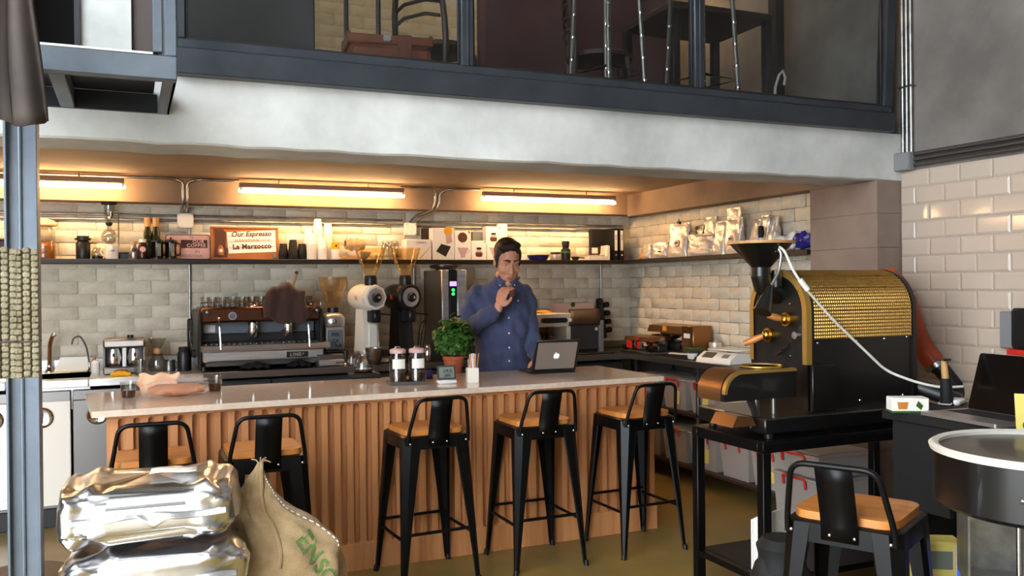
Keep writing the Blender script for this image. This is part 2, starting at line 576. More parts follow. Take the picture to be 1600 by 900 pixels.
for x in (.205, 1.437, 2.722):
    w = .03 if x > 1 else .015
    mb = MB().cbox((x-w,-.032,.04), (x+w,.032,ZT-.05), .004)
    if x > 1: mb.cbox((x-.004,-.04,.04), (x+.004,-.03,ZT-.05), .001)
    mb.build('mullion', 'steel_charcoal', win)
MB().prism([(4.0,.04),(4.06,.04),(4.125,ZT-.05),(4.06,ZT-.05)], 'y', -.035, .035).build('mullion', 'steel_charcoal', win)
for x0, x1 in ((.22,1.407),(1.467,2.692),(2.752,4.005)):
    MB().box((x0,-.003,.04), (x1,.003,ZT-.05)).build('pane', 'pane_glass', win, angle=0)
    MB().cbox((x0,-.015,.04), (x1,-.004,.052), .002).cbox((x0,-.015,.052), (x0+.012,-.004,ZT-.05), .002).cbox((x1-.012,-.015,.052), (x1,-.004,ZT-.05), .002).build('glazing_bead', 'steel_dark', win)

# balcony frame and the post that carries it
bal = thing('steel_balcony', 'blue grey steel balcony frame jutting out above the left end of the bar', 'balcony', (0,3.17,2.206))
MB().cbox((-.75,0,0), (.157,.05,.08), .003).build('fascia', 'steel_blue', bal)
MB().cbox((.112,.05,0), (.157,.645,.012), .002).cbox((.145,.05,0), (.157,.645,.08), .002).build('side_channel', 'steel_blue', bal)
MB().cbox((-.75,.62,0), (.112,.64,.075), .002).build('rear_channel', 'steel_dark', bal)
MB().cbox((-.75,.03,.08), (.1,.64,.092), .002).build('deck_board', 'steel_dark', bal)
MB().cbox((-.75,.0,.08), (.082,.03,.088), .001).build('daylit_edge_strip', 'white_plastic', bal)  # white strip painted in for daylight along the deck's top edge
for x in (-.235, -.6): MB().cbox((x,.05,0), (x+.05,.62,.07), .003).build('joist', 'steel_blue', bal)
MB().cbox((.118,0,.08), (.157,.045,1.4), .003).build('corner_post', 'steel_blue', bal)
MB().cbox((.083,.006,.092), (.113,.04,1.4), .003).build('inner_post', 'steel_blue', bal)
pst = thing('steel_post', 'blue grey steel column under the balcony at the left edge', 'post', (-.307,3.17,0))
h = .046
MB().cbox((-h,-.05,.012), (-h+.008,.05,2.205), .002).build('flange', 'steel_blue', pst)
MB().cbox((h-.008,-.05,.012), (h,.05,2.205), .002).build('flange', 'steel_blue', pst)
MB().box((-h+.008,-.02,.012), (h-.008,-.012,2.205)).build('web', 'steel_blue', pst, angle=0)
MB().cyl((-.004,-.024,.012), (-.004,-.024,2.2), .006, n=8).build('seam', 'steel_blue', pst)
MB().cbox((-.08,-.08,0), (.08,.08,.012), .002).build('base_plate', 'steel_blue', pst)

# folded dark drape hung in front of the post, and two woven bundles strapped to it
def drape(u, v):
    z = 2.75 - v*.80
    x = -.50 + u*.265 + .03*v*u
    y = 2.62 + .018*math.sin(u*17+v*2.2) + .01*math.sin(u*41) + .04*v
    return Vector((x + .012*math.sin(v*5+u*9), y, z + .015*math.sin(u*13)))
mb = MB().grid(drape, 60, 24)
o = mb.build('folded_drape', 'drape', angle=80)
sm = o.modifiers.new('thickness', 'SOLIDIFY'); sm.thickness = .012
tag(o, 'dark brown folded drape hanging at the top left corner', 'drape')
MB().cyl((-.56,2.62,2.752), (-.2,2.62,2.752), .012, n=10).build('drape_rail', 'steel_dark', o)
def bundle(xc, w, label):
    t = thing('woven_bundle', label, 'bundle', xc, 0, 'woven bundles strapped to the post')
    body = MB().cbox((-w/2+.004,-.006,-.168), (w/2-.004,.03,.168), .01)
    body.build('backing', 'woven_jute', t)
    cols, rows = 3, 21
    mb = MB(); cw = w/cols; rh = .336/rows
    for c in range(cols):
        for r in range(rows):
            x0 = -w/2 + c*cw + .001; z0 = -.168 + r*rh + (rh*.3 if c % 2 else 0)
            j = random.uniform(-.002,.002)
            mb.cbox((x0,-.016+j,z0+.0006), (x0+cw-.002,0,min(z0+rh-.0006,.172)), .003)
    k = mb.build('weave', 'woven_jute', t); k['kind'] = 'stuff'
    MB().cbox((-w/2-.001,-.0185,-.075), (w/2+.001,.031,-.070), .001).build('strap', 'brown_cloth', t)
bundle(at(43,490,Y=2.6), .058, 'tan woven bundle against the steel post, the right one of two')
bundle(at(9,490,Y=2.6), .058, 'tan woven bundle at the left frame edge, the left one of two')

# ------------------------------------------------------------------ gallery furniture seen through the panes
GZ = 2.47
def bentwood(loc, rz, label):
    t = thing('bentwood_chair', label, 'chair', loc, rz, 'bentwood chairs up in the gallery')
    MB().lathe([(.19,.42),(.205,.43),(.205,.455),(.19,.462)], n=28).build('seat', 'dark_walnut', t)
    for sx in (-1,1):
        MB().tube([(sx*.15,-.15,.42),(sx*.19,-.19,0)], [.017,.012]).build('leg', 'dark_walnut', t)
    pts = []
    for k in range(25):
        a = PI*k/24
        pts.append((.19*math.cos(a), .17+.05*math.sin(a), .45+.47*math.sin(a)**.7))
    MB().tube([(.2,.2,0)]+pts+[(-.2,.2,0)], .018).build('back_hoop', 'dark_walnut', t)
    for z in (.6,.68,.76,.84):
        MB().tube([(-.165,.19,z-.02),(-.08,.215,z),(.08,.215,z),(.165,.19,z-.02)], .011, 6).build('back_slat', 'dark_walnut', t)
bentwood((1.72,5.0,GZ), 2.13, 'dark bentwood chair behind the brown trunk, up in the gallery')
bentwood((2.72,4.82,GZ), 1.2, 'dark bentwood chair behind the middle gallery pane, right of the chrome legs')
# trunk
tk = thing('leather_trunk', 'red brown wooden trunk behind the first gallery pane', 'trunk', (1.19,4.25,GZ), -.12)
MB().cbox((-.2,-.13,.0), (.2,.13,.2), .02).build('body', 'red_wood', tk)
rim = MB()
for a, b in (((-.21,-.14,.2),(.21,-.12,.245)), ((-.21,.12,.2),(.21,.14,.275)), ((-.21,-.12,.2),(-.19,.12,.26)), ((.19,-.12,.2),(.21,.12,.26))):
    rim.cbox(a, b, .005)
rim.build('rim', 'red_wood', tk)
MB().cbox((.03,-.146,.02), (.1,-.13,.25), .004).build('strap', 'red_wood', tk)
MB().cbox((-.04,-.15,.21), (0,-.138,.245), .003).build('clasp', 'aluminium', tk)
# thin black stand behind it
st = thing('plant_stand', 'thin black metal stand in front of the cream brick, up in the gallery', 'stand', (1.12,4.75,GZ))
for x, y in ((-.22,-.1),(-.04,-.1),(.12,-.16),(.2,.14)):
    MB().tube([(x,y,0),(x,y,.72)], .013, 6).build('leg', 'black_metal', st)
MB().cbox((-.25,-.2,.72), (.25,.2,.745), .006).build('top', 'black_metal', st)
MB().tube([(-.22,-.1,.60),(-.04,-.1,.60)], .008, 6).build('stretcher', 'black_metal', st)
# dark grey armchair back
ac = thing('armchair', 'dark grey armchair behind the first gallery pane, left of the brick', 'armchair', (.48,4.62,GZ), .05)
MB().prism(rrect(-.40,.02,.40,.62,.08), 'y', -.1, .06).build('backrest', 'cloth_grey', ac)
MB().cbox((-.38,.06,.02), (.38,.62,.36), .05).build('seat', 'cloth_grey', ac)
for sx in (-1,1): MB().cbox((sx*.40,.0,.02), (sx*.29,.6,.5), .04).build('arm', 'cloth_grey', ac)
# maroon sofa / bench back with brown base
so = thing('gallery_bench', 'maroon high backed bench behind the middle gallery pane', 'bench', (2.95,5.5,GZ), 0)
MB().cbox((-.75,0,.38), (.75,.12,1.4), .03).build('backrest', 'maroon', so)
MB().cbox((-.75,-.4,.2), (.75,.0,.42), .03).build('seat', 'dark_walnut', so)
MB().cbox((-.72,-.36,0), (.72,.1,.2), .01).build('base', 'dark_walnut', so)
# stools with chrome legs
def chrome_stool(loc, rz, label):
    t = thing('chrome_stool', label, 'stool', loc, rz, 'chrome legged stools up in the gallery')
    for sx in (-1,1):
        for sy in (-1,1):
            p0 = Vector((sx*.15,sy*.15,0)); p1 = Vector((sx*.12,sy*.12,.78))
            lg = MB().tube([p0,p1], .013).build('leg', 'stainless_dull', t)
            for k in (.2,.36,.52,.68):
                q = p0.lerp(p1,k); w = (p1-p0).normalized()*.006
                MB().cyl(q-w, q+w, .0155, n=10).build('collar', 'chrome', lg)
    MB().cbox((-.19,-.19,.78), (.19,.19,.83), .02).build('seat', 'black_matte', t)
    MB().tube([(-.142,-.142,.2),(.142,-.142,.2),(.142,.142,.2),(-.142,.142,.2)], .009, 6, True).build('foot_ring', 'black_metal', t)
chrome_stool((2.45,4.25,GZ), .3, 'stool with jointed chrome legs behind the middle gallery pane')
chrome_stool((3.06,4.22,GZ), .2, 'stool with jointed chrome legs behind the right gallery pane')
tb = thing('gallery_table', 'dark framed table behind the right gallery pane', 'table', (3.42,4.75,GZ), .0)
MB().cbox((-.4,-.3,.70), (.36,.3,.74), .006).build('top', 'dark_walnut', tb)
for sx, sy in ((.33,-.27),(.33,.27),(-.37,-.27),(-.37,.27)): MB().cbox((sx-.025,sy-.025,0), (sx+.025,sy+.025,.7), .003).build('leg', 'steel_dark', tb)
MB().cbox((3.93,4.6,GZ), (4.0,4.68,4.2), .004).build('corner_column', 'black_matte')
tag(bpy.data.objects['corner_column'], 'dark slim column in the corner of the gallery', 'column')
o = MB().tube([(3.78,4.46,2.5),(3.8,4.46,2.75),(3.83,4.46,2.83),(3.86,4.46,2.86),(3.88,4.46,2.82),(3.87,4.46,2.77)], .008).build('white_cable', 'cable_white')
tag(o, 'short white cable with a hooked end behind the right gallery pane', 'cable')
def gallery_lamp(loc, label):
    lp = thing('gallery_lamp', label, 'lamp', loc, 0, 'filament lamps in the gallery')
    MB().ball((0,0,0), (.035,.035,.045)).build('bulb', 'bulb', lp)
    MB().cyl((0,0,.04),(0,0,.1), .018).build('socket', 'brass', lp)
    MB().tube([(0,0,.1),(0,0,5-loc[2])], .004, 6).build('cord', 'black_plastic', lp)
q = at(1040, 18, Y=5.7)
gallery_lamp((q.x,q.y,q.z), 'small glowing filament lamp seen through the middle gallery pane')
gallery_lamp((1.6,5.5,3.95), 'added filament lamp out of view, brightening the cream brick side of the gallery')  # added lamp above the view, brightens the gallery's brick side
gallery_lamp((3.5,5.6,3.95), 'added filament lamp out of view, brightening the table side of the gallery')  # second added lamp above the view, lifts the gallery's right half

# ------------------------------------------------------------------ conduits on the upper right wall
for i, y in enumerate((3.795, 3.765, 3.735)):
    t = MB().tube([(4.172,y,2.24),(4.172,y,4.6)], .0115, 10).build('wall_conduit', 'galvanised')
    tag(t, ('upright galvanised conduit nearest the gallery frame', 'middle of the three upright galvanised conduits', 'upright galvanised conduit farthest from the gallery frame')[i], 'conduit', 'upright conduits on the right wall')
t = MB().cbox((4.15,3.71,2.63), (4.19,3.82,2.64), .002).build('conduit_clamp', 'galvanised'); tag(t, 'thin clamp across the three upright conduits', 'clamp')
t = thing('junction_box', 'grey junction box where upright and level conduits meet', 'junction box', (4.19,3.77,2.145))
MB().cbox((-.06,-.055,0), (-.001,.055,.105), .004).build('body', 'grey_plastic', t)
MB().cbox((-.066,-.052,.003), (-.06,.052,.102), .002).build('lid', 'grey_plastic', t)
for i, z in enumerate((2.235, 2.205, 2.175)):
    t = MB().tube([(4.172,3.715,z),(4.172,1.2,z-.012)], .0125, 10).build('wall_conduit', 'stainless_dull')
    tag(t, ('top', 'middle', 'bottom')[i] + ' one of the three level conduits above the white tiles', 'conduit', 'level conduits above the tiles')
# ------------------------------------------------------------------ fluorescent lamps under the gallery
def lamp(x0, x1, label):
    t = thing('fluorescent_lamp', label, 'lamp', ((x0+x1)/2, 6.55, 2.2), 0, 'fluorescent lamps under the gallery')
    l = (x1-x0)/2
    MB().cyl((-l,0,0), (l,0,0), .014, n=14).ball((-l,0,0),.014,10,6).ball((l,0,0),.014,10,6).build('tube', 'tube_light', t)
    MB().cbox((-l-.005,-.022,.02), (l+.005,.022,.058), .006).build('batten', 'pier_paint', t)
    for s in (-1,1):
        MB().cbox((s*(l-.005)-.008,-.015,-.01), (s*(l-.005)+.008,.015,.03), .004).build('socket', 'white_plastic', t)
        MB().cyl((s*l*.55,0,.058), (s*l*.55,0,.088), .006, n=8).build('hanger', 'galvanised', t)
    return t
lamp(-1.236, -.026, 'glowing fluorescent tube behind the steel post, leftmost of three')
lamp(.738, 1.95, 'glowing fluorescent tube above the framed sign and paper cups')
lamp(2.617, 3.83, 'glowing fluorescent tube above the man, rightmost of three')
def conduit(pts, label, r=.0095, group='conduits on the back wall', m='galvanised', n=10):
    return tag(MB().tube(pts, r, n).build('conduit', m), label, 'conduit', group)
conduit(fillet([(-1.0,6.62,2.278),(.3,6.62,2.278),(.36,6.69,2.26),(.36,6.69,2.1),(.36,6.86,2.06)], .05), 'thin conduit bending down from the left lamp to the white junction box')
conduit(fillet([(.74,6.62,2.278),(.45,6.62,2.278),(.39,6.69,2.26),(.39,6.69,2.1),(.39,6.86,2.06)], .05), 'thin conduit bending down from the middle lamp to the white junction box')
conduit(fillet([(1.95,6.62,2.278),(2.2,6.62,2.278),(2.26,6.69,2.25),(2.25,6.69,2.12),(2.14,6.87,2.07),(2.1,6.87,2.02)], .05), 'bent conduit dropping from the middle lamp to the second junction box')
conduit(fillet([(2.62,6.62,2.278),(2.36,6.62,2.278),(2.295,6.69,2.25),(2.285,6.69,2.12),(2.17,6.87,2.05),(2.13,6.87,2.0)], .05), 'bent conduit dropping from the right lamp to the second junction box')
for i, z in enumerate((2.035, 2.0)):
    conduit([(-1.3,6.872,z),(.33,6.872,z)], ('upper', 'lower')[i]+' level conduit left of the white junction box')
    conduit([(.44,6.872,z),(2.04,6.872,z)], ('upper', 'lower')[i]+' level conduit between the two junction boxes')
    conduit([(2.16,6.872,z-.01),(4.1,6.872,z-.012)], ('upper', 'lower')[i]+' level conduit above the white boxes and the man')
def jbox(x, z, s, label):
    t = thing('junction_box', label, 'junction box', (x, 6.887, z), 0, 'junction boxes on the back wall')
    MB().cbox((-s,-.045,-s), (s,0,s), .005).build('body', 'white_plastic', t)
    MB().cbox((-s+.003,-.05,-s+.003), (s-.003,-.045,s-.003), .002).build('lid', 'white_plastic', t)
    for a in (-1,1):
        for b in (-1,1): MB().cyl((a*(s-.012),-.053,b*(s-.012)), (a*(s-.012),-.05,b*(s-.012)), .004, n=8).build('screw', 'galvanised', t)
jbox(.385, 2.0, .056, 'white junction box above the pink tin sign')
jbox(2.1, 1.965, .05, 'pale junction box above the white angled carton')
conduit([(.41,6.87,1.945),(.41,6.87,1.24)], 'single upright conduit running down behind the pink sign')
conduit([(3.87,6.87,1.69),(3.87,6.87,1.36)], 'single upright conduit below the binders')
conduit([(2.13,6.87,1.69),(2.13,6.87,1.3)], 'single upright conduit beside the tall steel brewer')

# ------------------------------------------------------------------ wall shelf
sh = thing('wall_shelf', 'long black wall shelf running round the corner below the conduits', 'shelf', (0,0,1.68))
MB().cbox((-1.3,6.65,0), (XR-.001,6.886,.032), .003).build('back_board', 'shelf_black', sh)
MB().cbox((3.97,4.38,0), (XR-.016,6.65,.032), .003).build('side_board', 'shelf_black', sh)
SZ = 1.712
YS = 6.74
def sx(u, y=YS): return at(u, 400, Y=y).x
def shelf_thing(name, label, cat, u, y=YS, rz=0, group=None):
    return thing(name, label, cat, (sx(u, y), y, SZ), rz, group)

t = shelf_thing('storage_jar', 'glass jar of orange dried fruit with a cloth topped lid by the post', 'jar', 70)
MB().shell([(.062,0),(.068,.01),(.068,.19),(.05,.215),(.05,.23)], .003).build('jar', 'glass', t)
mb = MB().lathe([(0,.004),(.063,.006),(.064,.09),(.05,.105),(.02,.115),(0,.112)])
for k in range(16): mb.ball((random.uniform(-.045,.045),random.uniform(-.045,.045),.1+random.uniform(0,.015)), (.018,.016,.012), 8, 6)
o = mb.build('dried_fruit', 'dried_fruit', t); o['kind'] = 'stuff'
MB().lathe([(.055,.23),(.078,.225),(.08,.235),(.06,.262),(.02,.275),(0,.276)]).build('cloth_lid', 'bread_paper', t)
t = shelf_thing('storage_box', 'dark box at the far left end of the wall shelf', 'box', 4)
MB().cbox((-.06,-.05,0), (.05,.08,.12), .004).build('body', 'dark_walnut', t); MB().cbox((-.063,-.053,.12), (.053,.083,.135), .003).build('lid', 'dark_walnut', t)
t = shelf_thing('coffee_canister', 'black lidded canister beside the orange jar', 'canister', 130)
MB().lathe([(.044,0),(.046,.004),(.046,.11),(.036,.125),(.036,.13)]).build('body', 'black_plastic', t)
MB().lathe([(.036,.13),(.052,.132),(.052,.144),(.038,.148),(.038,.16),(0,.162)]).build('lid', 'black_plastic', t)
t = shelf_thing('glass_pot', 'small glass pot with a dark base left of the siphon', 'pot', 152)
MB().shell([(.03,0),(.038,.03),(.038,.05),(.026,.07),(.03,.08)], .002).build('bowl', 'glass', t)
MB().lathe([(.034,-0),(.036,.02),(.028,.024)]).build('base', 'black_plastic', t)
t = shelf_thing('siphon_brewer', 'glass siphon coffee brewer with a round flask, tallest thing near the left', 'siphon', 171, 6.79)
MB().shell([(.02,.108),(.05,.13),(.055,.16),(.045,.19),(.016,.215),(.014,.24)], .002).build('flask', 'glass', t)
MB().lathe([(.014,.235),(.022,.245),(.024,.26),(.012,.262)]).build('stopper', 'black_plastic', t)
MB().shell([(.012,.262),(.03,.30),(.033,.385)], .002).build('upper_glass', 'glass', t)
MB().lathe([(.033,.385),(.05,.386),(.05,.40),(.0,.405)]).build('cap', 'dark_walnut', t)
MB().tube(fillet([(.06,0,.008),(.06,0,.34),(.034,0,.34)], .01), .006).build('stand', 'chrome', t)
MB().lathe([(.055,0),(.06,.003),(.06,.01),(.03,.014),(0,.014)], (.02,0,0)).build('foot', 'black_metal', t)
t = shelf_thing('mug', 'white mug with a small printed emblem in front of the siphon', 'mug', 175, 6.69)
MB().shell([(.04,0),(.043,.006),(.045,.092)], .004).build('cup', 'white_enamel', t)
MB().tube([(-.043,0,.075),(-.062,0,.075),(-.07,0,.05),(-.06,0,.026),(-.042,0,.022)], .006).build('handle', 'white_enamel', t)
lettering('ARK', .018, 'ink', t, (.005,-.0452,.055))
t = shelf_thing('small_box', 'small black box right of the white mug', 'box', 194)
MB().cbox((-.03,-.03,0), (.03,.03,.04), .003).build('body', 'black_plastic', t); MB().cbox((-.031,-.031,.04), (.031,.031,.05), .002).build('lid', 'black_plastic', t)
t = shelf_thing('spice_bottle', 'small silver bottle with a cork beside the black bottle', 'bottle', 209)
MB().lathe([(.026,0),(.028,.004),(.028,.07),(.018,.09),(.018,.105)]).build('body', 'aluminium', t); MB().lathe([(.018,.105),(.022,.106),(.022,.125),(0,.126)]).build('cork', 'wood_pale', t)
MB().ball((0,-.024,.065),(.016,.007,.016)).build('emblem', 'dark_grey', t)
t = shelf_thing('syrup_bottle', 'dark bottle with a white cap and round pale label', 'bottle', 223)
MB().lathe([(.029,0),(.03,.004),(.03,.09),(.02,.115),(.02,.12)]).build('body', 'coffee', t); MB().lathe([(.02,.12),(.025,.12),(.025,.142),(0,.143)]).build('cap', 'white_plastic', t)
MB().cyl((0,-.0305,.07),(0,-.029,.07),.02).build('label', 'sign_pink', t)
for i, u in enumerate((231, 244)):
    t = shelf_thing('oil_bottle', ('left', 'right')[i]+' one of two tall green bottles with wooden tops', 'bottle', u, 6.8, 0, 'tall green bottles')
    MB().lathe([(.026,0),(.028,.005),(.028,.19),(.018,.225),(.018,.235)]).build('body', 'green_glass', t)
    MB().lathe([(.02,.235),(.022,.236),(.022,.30),(0,.302)]).build('top', 'wood_pale', t)
for i, (u, y) in enumerate(((246,6.69),(267,6.69))):
    t = shelf_thing('french_press', ('dark glass press pot right of the tall green bottles', 'dark glass press pot overlapping the pink tin sign')[i], 'press pot', u, y, .3)
    MB().shell([(.036,.008),(.038,.012),(.038,.12)], .002).build('glass', 'smoked', t)
    MB().lathe([(.04,0),(.04,.01),(.036,.012)]).build('base', 'black_plastic', t)
    MB().lathe([(.04,.118),(.043,.12),(.042,.132),(.02,.14),(.006,.142),(.006,.155),(0,.156)]).build('lid', 'black_plastic', t)
    MB().tube(fillet([(.038,0,.115),(.07,0,.11),(.066,0,.03),(.038,0,.03)], .015), .006).build('handle', 'black_plastic', t)
    MB().cbox((-.012,-.04,.02), (.012,-.037,.11), .001).build('band', 'aluminium', t)
# pink tin sign
a, b = sx(259, 6.73), sx(330, 6.73); w = b-a
t = thing('tin_sign', 'pink tin sign reading OUR COFFEE leaning on the shelf', 'sign', ((a+b)/2, 6.76, SZ)); t.rotation_euler = (-.16, 0, 0)
hs = .185
MB().prism(rrect(-w/2, 0, w/2, hs, .02), 'y', 0, .006).build('plate', 'sign_ink', t)
MB().prism(rrect(-w/2+.006, .006, w/2-.006, hs-.006, .016), 'y', -.0015, 0).build('face', 'sign_pink', t)
MB().box((-.05,-.003,.085), (w/2-.022,-.0015,.145)).build('band', 'sign_ink', t, angle=0)
lettering('OUR', .034, 'sign_pink', t, (.07,-.0035,.13), spacing=1.2, bold=.0008)
lettering('COFFEE', .034, 'sign_pink', t, (.055,-.0035,.102), spacing=1.15, bold=.0008)
lettering('DELICIOUS', .026, 'sign_ink', t, (.02,-.0025,.026), spacing=1.2)
lettering('It\u2019s', .03, 'sign_ink', t, (.06,-.0025,.058), shear=.3)
lettering('Try', .022, 'sign_ink', t, (.02,-.0025,.165), shear=.3)
mb = MB().ball((-.11,-.002,.115), (.036,.0015,.045), 16, 8).ball((-.105,-.002,.05), (.045,.0015,.035), 16, 8)
mb.build('figure_print', 'sign_pink', t)
# framed wooden sign
a, b = sx(330, 6.72), sx(437, 6.72); w = b-a; hs = .245
t = thing('framed_sign', 'framed brown sign reading Our Espresso is handmade on a La Marzocco', 'sign', ((a+b)/2, 6.75, SZ)); t.rotation_euler = (-.13, 0, 0)
MB().box((-w/2+.01,.002,.01), (w/2-.01,.01,hs-.01)).build('board', 'sign_brown', t, angle=0)
for p, q in (((-w/2,-.006,0),(w/2,.014,.014)), ((-w/2,-.006,hs-.014),(w/2,.014,hs)), ((-w/2,-.006,.014),(-w/2+.014,.014,hs-.014)), ((w/2-.014,-.006,.014),(w/2,.014,hs-.014))):
    MB().cbox(p, q, .003).build('frame_strip', 'sign_brown', t)
MB().prism([(-w/2+.125,.045),(w/2-.02,.06),(w/2-.022,.225),(-w/2+.115,.205)], 'y', -.001, .002).build('panel', 'paper_white', t)
for z, s in ((.085,.012),(.13,.012),(.172,.012)):
    MB().prism([(-w/2+.125,z),(w/2-.025,z+s),(w/2-.025,z+s+.0025),(-w/2+.125,z+.0025)], 'y', -.002, -.001).build('rule', 'sign_brown', t)
lettering('Our Espresso', .052, 'brown_print', t, (.045,-.003,.192), rot=(PI/2,-.04,0), shear=.25, bold=.0012)
lettering('is handmade on a', .036, 'sign_brown', t, (.05,-.003,.147), rot=(PI/2,-.04,0), shear=.25)
lettering('La Marzocco', .05, 'brown_print', t, (.05,-.003,.098), rot=(PI/2,-.04,0), bold=.002, spacing=1.08)
MB().prism([(-w/2+.02,.016),(-w/2+.115,.016),(-w/2+.125,.07),(-w/2+.105,.1),(-w/2+.11,.2),(-w/2+.09,.225),(-w/2+.03,.225),(-w/2+.03,.12)], 'y', -.0012, .002).build('picture', 'brown_print', t)
MB().lathe([(0,0),(.018,.01),(.024,.04),(.018,.07),(.01,.085),(0,.088)], (-w/2+.07,-.001,.02), 14).build('figure', 'sign_brown', t)
MB().ball((-w/2+.07,-.02,.062), (.012,.006,.014)).build('flower', 'paper_white', t)
MB().cyl((w/2-.035,-.012,.028), (w/2-.035,-.002,.028), .016).build('seal', 'aluminium', t)
# cups
def cup_stack(u, y, n, r, pitch, m, label, name='paper_cup_stack', cat='cups', group='paper cup towers', lid=False):
    t = thing(name, label, cat, (sx(u, y), y, SZ), random.uniform(0,3), group)
    hh = r*2.2
    c = MB().shell([(r*.72,0),(r*.74,.002),(r,hh),(r*1.06,hh),(r*1.06,hh+.005)], .002, n=18).mesh('cup', 40)
    for k in range(n):
        link('cup', c, m, t, (0,0,hh+.005+k*pitch), (PI,0,0))
    return t
for u, y, n, lab in ((482,6.79,16,'white paper cup tower at the left, behind the shorter ones'), (497,6.80,23,'tallest tower of white paper cups'), (513,6.79,20,'white paper cup tower beside the orange canister'),
                (487,6.70,11,'short white paper cup tower in front, left'), (503,6.70,8,'short white paper cup tower in front, right')):
    cup_stack(u, y, n, .036, .0105 if n > 12 else .0115, 'card_white', lab)
for u, y, n, lab in ((443,6.73,4,'black cup stack beside the framed sign'), (458,6.80,7,'tallest black cup stack in the middle'), (458,6.695,3,'black cup stack in front of the tallest'), (472,6.73,4,'black cup stack beside the white towers')):
    cup_stack(u, y, n, .036, .0115, 'black_matte', lab, 'black_cup_stack', group='black cup stacks')
t = shelf_thing('tea_tin', 'small orange and white canister right of the paper cups', 'canister', 524, 6.71)
MB().lathe([(.03,0),(.031,.003),(.031,.08),(.0,.08)]).build('body', 'card_white', t); MB().lathe([(.0315,.08),(.0315,.13),(.028,.134),(0,.134)]).build('lid', 'sponge', t)
MB().cyl((0,-.033,.105),(0,-.031,.105),.008,n=10).build('mark', 'ink', t)
t = shelf_thing('wooden_tray', 'shallow pale wooden tray tilted beside the canister', 'tray', 545, 6.69); 
MB().cbox((-.07,-.05,0), (.07,.05,.008), .002).cbox((-.07,-.05,.008), (.07,-.044,.025), .001).build('tray', 'wood_pale', t)
t = shelf_thing('ceramic_bowl', 'white wide bowl under the rolled cloth bag', 'bowl', 560, 6.785)
MB().shell([(.04,0),(.07,.012),(.095,.05),(.1,.062)], .005).build('bowl', 'white_enamel', t)
t = tag(MB().grid(lambda u, v: Vector((sx(556)-.075+.15*v, 6.77+.055*math.cos(2*PI*u)*(1-.35*abs(2*v-1)**3), SZ+.12+.05*math.sin(2*PI*u)*(1-.35*abs(2*v-1)**3)+.005*math.sin(v*20+u*6))), 20, 14, True).build('cloth_bag', 'burlap', angle=80), 'rolled pale cloth bag lying in the white bowl', 'bag')
for s in (0,1): pass
t = shelf_thing('sugar_bowl', 'small white bowl with a round lid next to the cloth bag', 'bowl', 587, 6.70)
MB().lathe([(.02,0),(.034,.02),(.034,.035)]).build('bowl', 'white_enamel', t); MB().lathe([(.036,.035),(.03,.05),(.008,.058),(.009,.066),(0,.07)]).build('lid', 'white_enamel', t)
for u, lab in ((603,'clip top glass jar left of the angled carton'), (617,'second clip top glass jar, nearest the angled carton')):
    t = shelf_thing('clip_jar', lab, 'jar', u, 6.77, 0, 'clip top jars')
    MB().shell([(.036,0),(.038,.004),(.038,.11),(.03,.125),(.03,.135)], .003).build('jar', 'glass', t)
    MB().lathe([(.03,.135),(.036,.137),(.036,.147),(.02,.152),(0,.153)]).build('lid', 'glass', t)
    MB().tube([(.038,0,.128),(0,-.038,.128),(-.038,0,.128),(0,.038,.128)], .0022, 6, True).build('clip_ring', 'chrome', t)
    MB().tube([(0,-.039,.128),(0,-.046,.10),(0,-.04,.075)], .0022, 6).build('clip', 'chrome', t)
# white cartons
def carton(u0, u1, v0, v1, label, y=6.76, d=.1, rz=0, z0=None, art=None, m='card_white'):
    a, b = at(u0, 400, Y=y).x, at(u1, 400, Y=y).x
    zb = SZ if z0 is None else z0
    uu = (u0+u1)/2
    zt = at(uu, v0, Y=y).z
    w = b-a; h = zt-zb
    t = thing('product_carton', label, 'box', ((a+b)/2, y, zb), rz, 'white cartons on the shelf')
    MB().cbox((-w/2,0,0), (w/2,d,h), .0025).build('carton', m, t)
    if art: art(t, w, h)
    return zt
def art_carafe(t, w, h):
    MB().lathe([(.0,0),(.2*w,.02*h),(.25*w,.14*h),(.22*w,.24*h)], (0,0,h*.16), 16).build('carafe_coffee', 'brown_print', t).scale = (1,.02,1)
    MB().lathe([(.22*w,.24*h),(.14*w,.34*h),(.13*w,.38*h)], (0,0,h*.16), 16).build('carafe_glass', 'sign_pink', t).scale = (1,.02,1)
    MB().lathe([(.13*w,.0),(.18*w,.05*h),(.18*w,.1*h),(0,.12*h)], (0,0,h*.54), 16).build('carafe_lid', 'ink', t).scale = (1,.02,1)
    MB().prism([(w*.36,h*.96),(w*.48,h*.96),(w*.42,h*.86)], 'y', -.001, 0).build('red_mark', 'red_print', t)
def art_ball(t, w, h):
    MB().ball((-.02*w,0,h*.5), (w*.3,.001,w*.3)).build('round_print', 'brown_print', t)
    MB().prism([(w*.3,h*.95),(w*.47,h*.95),(w*.4,h*.75)], 'y', -.001, 0).build('red_mark', 'red_print', t)
def art_dripper(t, w, h):
    MB().prism([(-.36*w,.8*h),(.34*w,.8*h),(.12*w,.28*h),(.12*w,.16*h),(-.14*w,.16*h),(-.14*w,.28*h)], 'y', -.001, 0).build('dripper_print', 'sign_pink', t)
    MB().tube([(.3*w,-.001,.7*h),(.42*w,-.001,.6*h),(.24*w,-.001,.45*h)], .003, 6).build('handle_print', 'sign_pink', t)
